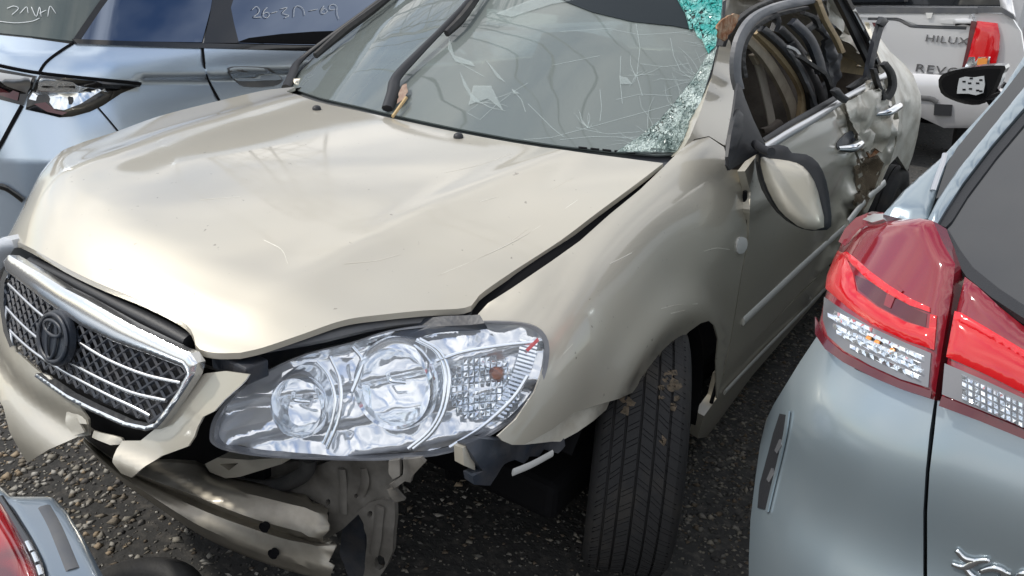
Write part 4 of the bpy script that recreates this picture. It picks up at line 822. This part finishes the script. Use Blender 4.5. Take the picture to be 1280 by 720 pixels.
# ================================================================== grey hatchback on the near right
hb = thing('parked_hatchback', 'grey silver hatchback seen at its rear corner with red tail lamp, at right', 'car', (2.1, 1.2, 0))
def sp(t, w): return w * np.log1p(np.exp(np.clip(t / w, -40, 40)))
def F_rc(X, Y, Z):
    r = .30; x0 = 1.170 + sp(Z - .80, .06) * .50 - sp(Z - 1.0, .04) * .30; yb = -.47 + sp(Z - .72, .09) * .44 + .03 * np.exp(-((Z - .66) / .10)**2)
    return corner(X, Y, x0 + r, yb + r, r)
M['ltglass'] = mat('hatch_glass', (.03, .032, .036), .04, spec=.6, coat=.3)
body = sheet('bumper', [(1042, 392), (1032, 405), (1018, 425), (1000, 452), (984, 478), (968, 504), (958, 524), (950, 556), (944, 600), (938, 650), (936, 700), (936, 780), (1156, 780), (1154, 720), (1154, 640), (1157, 590), (1162, 540), (1168, 500), (1110, 480), (1070, 462), (1040, 440)], F_rc, M['silver'], hb, thick=.02, step=5)
sheet('tailgate', [(1172, 500), (1168, 540), (1162, 590), (1159, 640), (1159, 780), (1430, 780), (1430, 615), (1330, 567), (1280, 545), (1220, 522)], F_rc, M['silver'], hb, thick=.02, step=9)
sheet('panel_gap', [(1196, 330), (1186, 400), (1176, 460), (1164, 510), (1154, 590), (1150, 640), (1150, 780), (1164, 780), (1163, 640), (1167, 590), (1176, 510), (1186, 460), (1196, 400), (1206, 340)], F_rc, M['dark'], hb, thick=.01, step=9, off=-.02)  # dark sheet standing for the shadow inside the shut gap
# lamp, outer half
F_rl = lambda X, Y, Z: F_rc(X, Y, Z) - .022
tlh = sheet('tail_light', [(1060, 290), (1078, 281), (1110, 276), (1150, 273), (1166, 276), (1180, 306), (1194, 330), (1190, 366), (1182, 410), (1174, 460), (1168, 500), (1130, 488), (1096, 474), (1060, 456), (1038, 440), (1026, 422), (1024, 404), (1030, 376), (1040, 340), (1050, 310)], F_rl, M['reddeep'], hb, thick=.03, step=7, bulge=.012, bw=22)
def part(nm, px, m, off=.0125, par=None, step=6, th=.003, **k): return sheet(nm, px, F_rl, M[m], par or tlh, thick=th, step=step, off=off, **k)
part('light_guide', [(1068, 320), (1076, 326), (1096, 344), (1120, 362), (1146, 378), (1168, 388), (1168, 394), (1144, 386), (1116, 371), (1092, 354), (1072, 334), (1062, 322)], 'redlight', .015, bulge=.004)
part('lamp_band', [(1056, 318), (1066, 326), (1074, 346), (1078, 368), (1104, 388), (1138, 406), (1166, 414), (1168, 396), (1176, 398), (1172, 440), (1140, 430), (1100, 412), (1068, 390), (1040, 366), (1042, 350), (1050, 330)], 'red', .0135, bulge=.005)
part('lamp_window', [(1076, 348), (1094, 356), (1120, 374), (1150, 390), (1164, 396), (1162, 412), (1138, 404), (1104, 386), (1080, 366)], 'reddark', .013)
cl = part('clear_lens', [(1038, 376), (1064, 394), (1098, 414), (1138, 432), (1168, 444), (1164, 486), (1130, 476), (1094, 460), (1062, 442), (1042, 424), (1036, 404)], 'clearback', .013)
rows_ = []
cp = np.array([(1046, 388), (1064, 400), (1098, 418), (1138, 436), (1158, 446), (1156, 478), (1130, 468), (1096, 454), (1066, 436), (1052, 422), (1046, 406)], float)
k_ = 0
for i in range(20):
    for j in range(10):
        u = 1036 + i * 9.6 + (j % 2) * 4; v = 374 + j * 8.0 + i * 4.3 - 16
        if inside(np.array([(u, v)]), cp)[0]:
            rows_.append(brick_vf(F_rl, u, v, 4.6, 3.6, .45, .013, .006, .35))
v, f = join_vf(rows_); o = link('prisms', mesh_np(v, f), M['reflector'], cl, smooth=False); o['kind'] = 'stuff'
for u, v in ((1094, 428), (1104, 433), (1122, 443)):
    c = on([(u, v)], F_rl)[0]; nn_ = gradn(F_rl, c[None])[0]; lathe('amber_spot', c + nn_ * .016, nn_, [(.005, 0), (.0045, .002), (0, .003)], M['amber'], cl, 8)
part('lamp_skirt', [(1026, 400), (1036, 424), (1060, 444), (1094, 462), (1130, 478), (1168, 490), (1166, 499), (1130, 488), (1096, 474), (1060, 456), (1038, 440), (1026, 422)], 'reddark', .012)
part('lamp_mark', [(1118, 366), (1128, 360), (1136, 368), (1126, 376), (1120, 390), (1112, 386)], 'reddeep', .0145)
# lamp wing on the side
sheet('lamp_fin', [(1048, 302), (1056, 286), (1070, 272), (1090, 264), (1106, 266), (1104, 276), (1084, 282), (1070, 290), (1058, 306)], lambda X, Y, Z: F_rc(X, Y, Z) - .02, M['reddeep'], tlh, thick=.02, step=5, bulge=.005)
sheet('lamp_fin', [(1078, 274), (1092, 267), (1106, 267), (1104, 274), (1090, 278)], lambda X, Y, Z: F_rc(X, Y, Z) - .032, M['white_silver'], tlh, thick=.01, step=5)
# inner half on the tailgate
tl3 = sheet('tail_light', [(1206, 346), (1222, 358), (1250, 384), (1280, 408), (1330, 440), (1430, 500), (1430, 622), (1330, 575), (1280, 548), (1226, 526), (1176, 508), (1184, 452), (1192, 404)], F_rl, M['reddeep'], hb, thick=.03, step=8, bulge=.010, bw=22)
part('lamp_band', [(1196, 398), (1206, 402), (1240, 420), (1280, 444), (1330, 470), (1330, 518), (1280, 492), (1236, 470), (1186, 448)], 'red', .012, tl3, bulge=.005)
part('light_guide', [(1198, 392), (1206, 394), (1240, 414), (1280, 438), (1330, 464), (1330, 474), (1280, 448), (1238, 424), (1196, 402)], 'redlight', .014, tl3, bulge=.004)
cl2 = part('clear_lens', [(1184, 456), (1232, 476), (1280, 498), (1330, 522), (1330, 556), (1280, 534), (1226, 512), (1180, 494)], 'clearback', .012, tl3)
rows_ = []
for i in range(16):
    for j in range(4):
        u = 1208 + i * 7.5; v = 474 + i * 3.5 + j * 8
        rows_.append(brick_vf(F_rl, u, v, 3.4, 3.6, .46, .012, .006, .35))
v, f = join_vf(rows_); o = link('prisms', mesh_np(v, f), M['reflector'], cl2, smooth=False); o['kind'] = 'stuff'
part('lamp_skirt', [(1180, 496), (1226, 514), (1280, 536), (1330, 560), (1330, 574), (1280, 548), (1226, 526), (1176, 508)], 'reddark', .012, tl3)
# glass and pillars
F_bg = plane((1.45, -.26, 1.065), (-.10, -.42, .90))
rwg = sheet('rear_window', [(1184, 286), (1196, 316), (1212, 338), (1244, 364), (1280, 390), (1340, 420), (1430, 468), (1430, -10), (1340, 76), (1290, 142), (1248, 194), (1212, 242), (1192, 274)], F_bg, M['ltglass'], hb, thick=.01, step=10)
sheet('window_border', [(1172, 280), (1182, 264), (1206, 231), (1242, 184), (1286, 134), (1340, 62), (1340, 76), (1290, 144), (1246, 196), (1210, 244), (1190, 276), (1182, 284)], lambda X, Y, Z: F_bg(X, Y, Z) - .004, M['black'], hb, thick=.01, step=6)
sheet('window_border', [(1176, 284), (1186, 288), (1200, 312), (1216, 334), (1248, 360), (1284, 384), (1340, 414), (1340, 428), (1280, 398), (1240, 372), (1208, 346), (1192, 322)], lambda X, Y, Z: F_bg(X, Y, Z) - .003, M['black'], hb, thick=.01, step=7)
sheet('roof_pillar', [(1160, 274), (1172, 250), (1196, 214), (1236, 164), (1284, 104), (1340, 32), (1340, 56), (1284, 130), (1240, 181), (1204, 228), (1182, 262), (1172, 279)], lambda X, Y, Z: F_bg(X, Y, Z) - .010, M['silver'], hb, thick=.03, step=6, bulge=.008)
sheet('quarter_panel', [(1104, 268), (1128, 240), (1150, 220), (1177, 197), (1223, 147), (1250, 117), (1290, 55), (1300, 58), (1256, 118), (1228, 150), (1202, 180), (1186, 203), (1172, 240), (1160, 273), (1138, 276)], F_bg, M['silver'], hb, thick=.03, step=5, bulge=.012, bw=22)
sheet('quarter_window', [(1170, 248), (1184, 204), (1200, 180), (1226, 148), (1254, 116), (1300, 56), (1340, 4), (1340, 34), (1284, 106), (1236, 166), (1196, 216), (1178, 246)], lambda X, Y, Z: F_bg(X, Y, Z) - .004, M['cglass'], hb, thick=.01, step=6)
strip('window_moulding', [(1181, 198), (1178, 210), (1172, 226), (1166, 244)], .004, F_bg, M['satin'], hb, off=.010)
# reflector slot in the bumper corner
def strap_on(name, px, w, F, m, par, off=0, th=.003, k=4, wp=None, bulge=0):
    c = cat(px, k); t = np.gradient(c, axis=0); t /= np.linalg.norm(t, axis=1, keepdims=True); nn_ = np.stack([-t[:, 1], t[:, 0]], 1) * w / 2
    if wp is not None: nn_ = nn_ * np.interp(np.linspace(0, 1, len(c)), np.linspace(0, 1, len(wp)), wp)[:, None]
    return sheet(name, np.vstack([c + nn_, (c - nn_)[::-1]]), F, M[m], par, thick=th, step=3, off=off, bulge=bulge)
rs_ = strap_on('bumper_slot', [(980, 518), (975, 544), (967, 578), (959, 608), (953, 636)], 17, F_rc, 'black', hb, .002, wp=(.5, .9, 1, 1, .6))
strap_on('slot_edge', [(988, 514), (984, 542), (977, 574), (969, 606), (961, 640)], 3, F_rc, 'silver', rs_, .005)
for u, v in ((973, 556), (963, 592)): sheet('vent_mark', [(u - 5, v + 7), (u + 1, v - 7), (u + 4, v + 1), (u - 2, v + 11)], lambda X, Y, Z: F_rc(X, Y, Z) - .006, M['grey_plastic'], rs_, thick=.004, step=4)
v, f = [], []
pp = []
for l in ([(1196, 686), (1206, 697), (1222, 700)], [(1190, 704), (1206, 708), (1222, 700), (1238, 699)], [(1206, 708), (1214, 718), (1224, 722)], [(1224, 714), (1242, 709), (1256, 715), (1246, 726)], [(1256, 715), (1264, 716)], [(1268, 724), (1280, 716), (1296, 722)]):
    P = on(l, F_rc); n = gradn(F_rc, P); pp.append(tube_vf(P + n * .004, [.0035, .0055, .0035], n=8, k=4, flatten=.5, up=tuple(n.mean(0))))
v, f = join_vf(pp); link('chrome_lettering', mesh_np(v, f), M['chrome'], hb)
# mirror of the hatchback, its glass gone
PMR = PY(2.15)
hm = sheet('wing_mirror', [(1173, 100), (1180, 92), (1196, 87), (1224, 83), (1256, 82), (1254, 92), (1248, 108), (1238, 124), (1224, 131), (1206, 130), (1188, 124), (1176, 116)], PMR, M['blackgloss'], hb, thick=.14, step=5, curve=2)
sheet('mirror_well', [(1177, 102), (1184, 95), (1200, 90), (1226, 87), (1250, 86), (1248, 94), (1242, 108), (1233, 121), (1222, 127), (1206, 126), (1190, 121), (1180, 113)], lambda X, Y, Z: PMR(X, Y, Z) - .002, M['dark'], hm, thick=.002, step=5, curve=2)
ap = sheet('mirror_actuator', [(1199, 98), (1206, 96), (1216, 97), (1230, 95), (1231, 106), (1229, 116), (1220, 119), (1210, 117), (1196, 117), (1197, 108)], lambda X, Y, Z: PMR(X, Y, Z) - .012, M['plate'], hm, thick=.010, step=4)
for u, v in ((1205, 102), (1212, 104), (1222, 104), (1226, 100), (1205, 112), (1213, 111), (1222, 113), (1226, 114), (1214, 98)): sheet('slot', [(u - 2, v - 1), (u + 2, v - 1), (u + 2, v + 1), (u - 2, v + 1)], lambda X, Y, Z: PMR(X, Y, Z) - .0135, M['dark'], ap, thick=.001, step=4)
tube('mirror_foot', [at(1240, 118, y=2.15), (1.24, 2.2, 1.0), (1.34, 2.25, .98)], .03, M['blackgloss'], hm)
# the rest of its tail, beyond the frame
yt = lambda z: float(-.47 + sp(np.array(z - .72), .09) * .44 + .03 * math.exp(-((z - .66) / .10)**2)) + .006
grid('tailgate', [[(1.655, yt(z), z), (2.2, yt(z) - .01, z), (2.75, yt(z) + .04, z), (2.95, yt(z) + .3, z)] for z in (.30, .5, .7, .82, .95)], M['silver'], hb, 4, 4, thick=.02)
grid('rear_window', [[(1.58, -.30, .985), (2.1, -.35, .975), (2.78, -.24, .985)], [(1.50, .26, 1.22), (2.1, .22, 1.235), (2.76, .26, 1.20)]], M['ltglass'], hb, 4, 4, thick=.01)
# unseen bulk
grid('flank', [[(1.34, y, 1.04), (1.24, y, .9), (1.22, y, .6), (1.25, y, .25)] for y in (.05, .6, 1.5, 2.6, 3.6)], M['silver'], hb, 5, 4, thick=.02)
grid('roof', [[(1.50, .25, 1.18), (2.1, .22, 1.24), (2.8, .25, 1.18)], [(1.52, .8, 1.40), (2.1, .8, 1.45), (2.75, .8, 1.40)], [(1.5, 1.7, 1.44), (2.1, 1.7, 1.49), (2.75, 1.7, 1.44)], [(1.45, 2.5, 1.25), (2.1, 2.5, 1.3), (2.8, 2.5, 1.25)]], M['silver'], hb, 5, 5, thick=.02)
grid('side_windows', [[(1.50, .9, 1.38), (1.42, .8, 1.2), (1.335, .7, 1.04)], [(1.5, 1.7, 1.42), (1.42, 1.7, 1.2), (1.335, 1.7, 1.04)], [(1.45, 2.4, 1.25), (1.40, 2.6, 1.15), (1.335, 2.8, 1.04)]], M['cglass'], hb, 4, 4, thick=.01)
box('underbody', (2.1, 1.7, .5), (1.55, 3.7, .5), M['dark'], hb, bev=.05); box('bonnet', (2.1, 3.0, .95), (1.5, 1.2, .12), M['silver'], hb, bev=.04)
for x, y in ((1.33, .75), (2.88, .75), (1.33, 3.0), (2.88, 3.0)): lathe('wheel', (x, y, .31), (1, 0, 0), [(0, .06), (.2, .07), (.21, .09), (.29, .09), (.31, .07), (.31, -.07), (.29, -.09), (.2, -.09)], M['rubber'], hb, 32)
# ================================================================== pickup behind
pk = thing('parked_pickup', 'pale silver pickup seen at its tailgate, behind the crashed car', 'truck', (-.1, 8, 0))
PK = PY(6.0)
def pf(o): return lambda X, Y, Z: PY(6.0)(X, Y, Z) - o
tg = sheet('tailgate', [(760, 14), (1214, 16), (1216, 30), (1208, 60), (1202, 88), (1176, 92), (760, 92)], PK, M['white_silver'], pk, thick=.06, step=16)
sheet('top_rail', [(760, 6), (1222, 10), (1222, 17), (760, 15)], pf(.02), M['grey_plastic'], pk, thick=.10, step=20)
strip('pressed_line', [(1085, 23), (1120, 24), (1134, 30), (1146, 33), (1208, 35)], .012, PK, M['grey_plastic'], tg, off=.002)
sheet('tailgate_upper', [(760, 16), (1212, 19), (1208, 33), (1148, 31), (1136, 27), (1122, 22), (760, 20)], pf(.012), M['white_silver'], tg, thick=.02, step=12)
hp = sheet('handle', [(1174, 25), (1206, 23), (1216, 24), (1216, 30), (1206, 31), (1176, 29)], pf(.03), M['white_silver'], tg, thick=.03, step=5, bulge=.01)
strip('handle_gap', [(1194, 31), (1204, 29), (1214, 31)], .008, pf(.03), M['dark'], hp)
sheet('lock_cover', [(1157, 16), (1166, 16), (1164, 23), (1159, 23)], pf(.03), M['white'], tg, thick=.03, step=4)
sheet('badge', [(1090, 28), (1106, 29), (1104, 36), (1092, 33)], pf(.012), M['reddark'], tg, thick=.004, step=5)
def lettering(txt, u, v, size, y, par, sx=1.0, m='chrome'):
    c = bpy.data.curves.new('t', 'FONT'); c.body = txt; c.size = size; c.extrude = .006; c.align_x = 'CENTER'; c.align_y = 'CENTER'; c.space_character = 1.12
    t = bpy.data.objects.new('t', c); me = bpy.data.meshes.new_from_object(t); p = at(u, v, y=y); bpy.data.objects.remove(t)
    me.transform(Matrix.Translation(Vector(p)) @ Matrix.Rotation(math.pi / 2, 4, 'X') @ Matrix.Diagonal((sx, 1, 1, 1)))
    return link('lettering', me, M[m], par, smooth=False)
lettering('HILUX', 1183, 50, .075, 5.99, tg, 1.35, 'badge'); lettering('REVO', 1172, 88, .09, 5.99, tg, 1.4, 'badge')
pl_ = sheet('tail_light', [(1221, 26), (1247, 29), (1250, 44), (1249, 62), (1244, 84), (1228, 86), (1204, 86), (1208, 70), (1214, 46)], pf(.03), M['red'], pk, thick=.08, step=5, bulge=.02)
sheet('clear_lens', [(1211, 71), (1238, 71), (1236, 84), (1206, 84)], pf(.05), M['reflector'], pl_, thick=.01, step=4, warp=lambda P: .008 * vnoise(P, 40, 3))
sheet('amber_lens', [(1222, 73), (1234, 73), (1233, 83), (1221, 82)], pf(.062), M['amber'], pl_, thick=.006, step=4)
sheet('lamp_border', [(1214, 26), (1221, 27), (1213, 60), (1206, 86), (1202, 86), (1208, 60)], pf(.04), M['reddark'], pl_, thick=.02, step=5)
sheet('bed_side', [(1218, 16), (1262, 18), (1276, 40), (1284, 90), (1270, 110), (1244, 96), (1249, 60), (1247, 30), (1220, 26)], pf(-.01), M['white_silver'], pk, thick=.10, step=8)
sheet('rail_cap', [(1222, 8), (1252, 9), (1266, 18), (1270, 26), (1252, 16), (1222, 16)], pf(.03), M['grey_plastic'], pk, thick=.08, step=6)
bp = sheet('rear_bumper', [(1040, 92), (1150, 92), (1200, 96), (1250, 112), (1282, 112), (1280, 150), (1240, 160), (1180, 160), (1150, 146), (1040, 146)], pf(.10), M['white_silver'], pk, thick=.10, step=8, bulge=.03)
sheet('sensor_plate', [(1168, 130), (1190, 131), (1189, 145), (1167, 144)], pf(.15), M['black'], bp, thick=.03, step=5)
strip('bumper_step', [(1040, 122), (1150, 122), (1172, 128)], .02, pf(.14), M['grey_plastic'], bp)
box('truck_bed', (-.10, 7.4, .86), (1.62, 2.7, .62), M['white_silver'], pk, bev=.05); box('underbody', (-.1, 8.4, .5), (1.5, 4.4, .3), M['dark'], pk, bev=.03)
cb = sheet('cab', [(700, 8), (1130, 2), (1130, -90), (700, -90)], PY(7.9), M['cglass'], pk, thick=.4, step=20)
box('cab_shell', (-.1, 9.0, 1.1), (1.7, 1.6, 1.2), M['white_silver'], pk, bev=.15)
sheet('rear_window', [(1020, -60), (1240, -60), (1254, 8), (1020, 6)], PY(8.0), M['cglass'], pk, thick=.05, step=20)
tube('roll_bar', [at(1262, 26, y=6.6), at(1258, 4, y=7.2), at(1250, -30, y=7.6)], .05, M['white_silver'], pk)
for x in (-.88, .68): lathe('wheel', (x, 7.0, .38), (1, 0, 0), [(0, .06), (.22, .07), (.24, .12), (.34, .12), (.38, .09), (.38, -.09), (.34, -.12), (.2, -.12)], M['rubber'], pk, 32)
for x in (-.88, .68): lathe('wheel', (x, 9.9, .38), (1, 0, 0), [(0, .06), (.22, .07), (.24, .12), (.34, .12), (.38, .09), (.38, -.09), (.34, -.12), (.2, -.12)], M['rubber'], pk, 32)
# ================================================================== bumper corner of another car, near left
gc = thing('parked_car', 'corner of a blue grey car with red lamp and bumper ledge, bottom left', 'car', (-.2, -1.5, 0))
F_gc = lambda X, Y, Z: plane((.40, -1.10, .60), (-.08, .10, .95))(X, Y, Z)
gb = sheet('bumper', [(-60, 600), (0, 608), (14, 622), (66, 622), (84, 640), (104, 672), (130, 722), (140, 790), (60, 790), (48, 712), (30, 676), (10, 646), (-60, 600)][:-1], F_gc, M['slate'], gc, thick=.25, step=7, bulge=.012, bw=14)
strip('pressed_groove', [(56, 642), (70, 668), (92, 722)], .010, F_gc, M['grey_plastic'], gb, off=.011)
M['lampmix'] = mat('layered_red_lens', (.42, .008, .012), .10, coat=.8, var=(.10, .006, .010), vs=9, vt=(.45, .6), det=1)
gl_ = sheet('tail_light', [(-60, 610), (0, 626), (14, 646), (32, 676), (46, 706), (52, 730), (50, 790), (-60, 790)], lambda X, Y, Z: F_gc(X, Y, Z) - .01, M['lampmix'], gc, thick=.10, step=7, bulge=.02, bw=30)
strip('lamp_edge', [(0, 622), (14, 644), (34, 676), (48, 706), (54, 732)], .005, lambda X, Y, Z: F_gc(X, Y, Z) - .014, M['blackgloss'], gl_)
for a, b in (((34, 678), (40, 690)), ((42, 692), (47, 704)), ((48, 708), (52, 720))): strip('chrome_chip', [a, b], .003, lambda X, Y, Z: F_gc(X, Y, Z) - .020, M['chrome'], gl_, smooth=False)
box('car_body', (-.55, -1.62, .40), (1.5, .8, .42), M['slate'], gc, bev=.12)
# ================================================================== ground
gm = mat('gravelly_asphalt', (.042, .041, .039), .92, var=(.11, .10, .088), vs=26, vt=(.5, .72), bump=1.0, bs=55, det=8)
g = 400.0
me = mesh_np([(-g, -g, 0), (g, -g, 0), (g, g, 0), (-g, g, 0)], [(0, 1, 2, 3)]); gr = link('ground', me, gm, None, smooth=False); gr['kind'] = 'structure'
def stones(name, cnt, xr, yr, smin, smax, cols, seed, dens=None):
    r = np.random.RandomState(seed); V0 = np.array([(1, 0, 0), (-1, 0, 0), (0, 1, 0), (0, -1, 0), (0, 0, 1), (0, 0, -.4)], float); F0 = [(0, 2, 4), (2, 1, 4), (1, 3, 4), (3, 0, 4), (2, 0, 5), (1, 2, 5), (3, 1, 5), (0, 3, 5)]
    x = r.uniform(*xr, cnt); y = r.uniform(*yr, cnt); s = smin + (smax - smin) * r.rand(cnt)**3
    if dens is not None:
        k = r.rand(cnt) < dens(x, y); x, y, s = x[k], y[k], s[k]
    n = len(x); a = r.rand(n) * 6.28; B = V0[None] * (1 + .35 * r.randn(n, 6, 1)) * s[:, None, None] * np.stack([1 + .5 * r.rand(n), np.ones(n), .35 + .4 * r.rand(n)], 1)[:, None]
    c, sn = np.cos(a)[:, None], np.sin(a)[:, None]; X = B[..., 0] * c - B[..., 1] * sn + x[:, None]; Y = B[..., 0] * sn + B[..., 1] * c + y[:, None]; Z = B[..., 2] + s[:, None] * .15
    V = np.stack([X, Y, Z], -1).reshape(-1, 3); Fa = (np.array(F0)[None] + (np.arange(n) * 6)[:, None, None]).reshape(-1, 3)
    me = bpy.data.meshes.new('m'); me.vertices.add(len(V)); me.vertices.foreach_set('co', V.ravel()); me.loops.add(Fa.size); me.loops.foreach_set('vertex_index', Fa.ravel().astype(np.int32)); me.polygons.add(len(Fa)); me.polygons.foreach_set('loop_start', np.arange(0, Fa.size, 3, dtype=np.int32)); me.polygons.foreach_set('material_index', np.repeat(r.randint(0, len(cols), n), 8).astype(np.int32)); me.update(calc_edges=True); me.validate()
    o = link(name, me, [mat('stone', c, .85) for c in cols], None, smooth=False); o['kind'] = 'stuff'; return o
cols = [(.07, .067, .06), (.12, .115, .10), (.17, .16, .14), (.045, .043, .041), (.21, .19, .155), (.11, .085, .06)]  # colours toned down to deepen the shade under and around the wheel
pale = [(.34, .32, .28), (.26, .24, .20), (.42, .40, .36), (.20, .17, .13), (.36, .28, .19), (.14, .13, .12)]
stones('gravel', 26000, (-2.2, .35), (-1.3, 1.0), .003, .014, pale, 3, lambda x, y: np.clip(.9 - (x + .55) * 1.6, .12, 1))
stones('gravel', 14000, (-.3, 1.35), (-1.2, 1.2), .002, .008, cols, 4)
stones('gravel', 9000, (.7, 1.4), (.2, 4.0), .004, .011, cols, 5)
stones('gravel', 6000, (-3, 3), (1.0, 9.0), .005, .015, cols, 6)
tv, tf = lathe_vf(at(168, 772, z=.05), (0, 0, 1), [(.08, 0), (.09, .04), (.12, .06), (.15, .04), (.16, 0), (.15, -.04), (.12, -.06), (.09, -.04)], 36)
ot = link('old_tyre', mesh_np(tv, tf), M['rubber'], None, loc=tuple(at(168, 772, z=0.0))); tag(ot, 'black worn tyre lying flat on the gravel beside the near grey car', 'tyre')
# ================================================================== overhead cables and their pole, mirrored in the glass
def pole(x, y, lab):
    p = thing('utility_pole', lab, 'pole', (x, y, 0), 'utility poles carrying the cables')
    tube('shaft', [(x, y, 0), (x, y, 9.2)], [.19, .12], M['plate'], p, smooth=False, n=12); v = np.array([.44, .9, 0]); v /= np.linalg.norm(v)
    tube('crossarm', [np.array([x, y, 8.3]) - v * 1.6, np.array([x, y, 8.3]) + v * 1.6], .06, M['plate'], p, smooth=False, n=6)
pole(-26, 14.0, 'grey concrete utility pole at the far left end of the cables'); pole(11, -4.2, 'grey concrete utility pole at the near right end of the cables')
v_ = np.array([.44, .9, 0]); v_ /= np.linalg.norm(v_)
for o_, sag, lab in ((-.25, 0, 'lowest'), (0, .05, 'second'), (.22, .1, 'third'), (.9, .0, 'fourth'), (1.15, .06, 'fifth'), (-1.2, .1, 'outer')):
    a_ = np.array([-26, 14.0, 8.4]) + v_ * o_; b_ = np.array([11, -4.2, 8.4]) + v_ * o_
    t_ = np.linspace(0, 1, 13); P_ = a_[None] * (1 - t_[:, None]) + b_[None] * t_[:, None]; P_[:, 2] -= (1.0 + sag) * 4 * t_ * (1 - t_) * .6
    c_ = tube('power_cable', P_, .012, M['rubber'], None, n=5, k=2, loc=tuple(P_[6])); tag(c_, lab + ' black power cable strung overhead, mirrored in the windscreen', 'cable', 'overhead cables')
# steel lattice mast far beyond the cars, mirrored in the bonnet
mx_, my_ = -24.0, 16.5
mast = thing('lattice_mast', 'tall grey steel lattice mast standing far beyond the blue car', 'mast', (mx_, my_, 0))
def leg_p(k, z): w = 2.3 * (1 - z / 34) + .35; return np.array([mx_ + w * (1 if k in (0, 1) else -1) / 1, my_ + w * (1 if k in (0, 3) else -1), z])
for k in range(4): tube('leg', [leg_p(k, 0), leg_p(k, 30)], .08, M['plate'], mast, smooth=False, n=6)
zs = np.linspace(0, 30, 13); br_ = []
for a, b in zip(zs[:-1], zs[1:]):
    for k in range(4): br_ += [tube_vf([leg_p(k, a), leg_p((k + 1) % 4, b)], .04, n=4, smooth=False), tube_vf([leg_p((k + 1) % 4, a), leg_p(k, b)], .04, n=4, smooth=False), tube_vf([leg_p(k, b), leg_p((k + 1) % 4, b)], .04, n=4, smooth=False)]
v, f = join_vf(br_); o = link('braces', mesh_np(v, f), M['plate'], mast, smooth=False); o['kind'] = 'stuff'
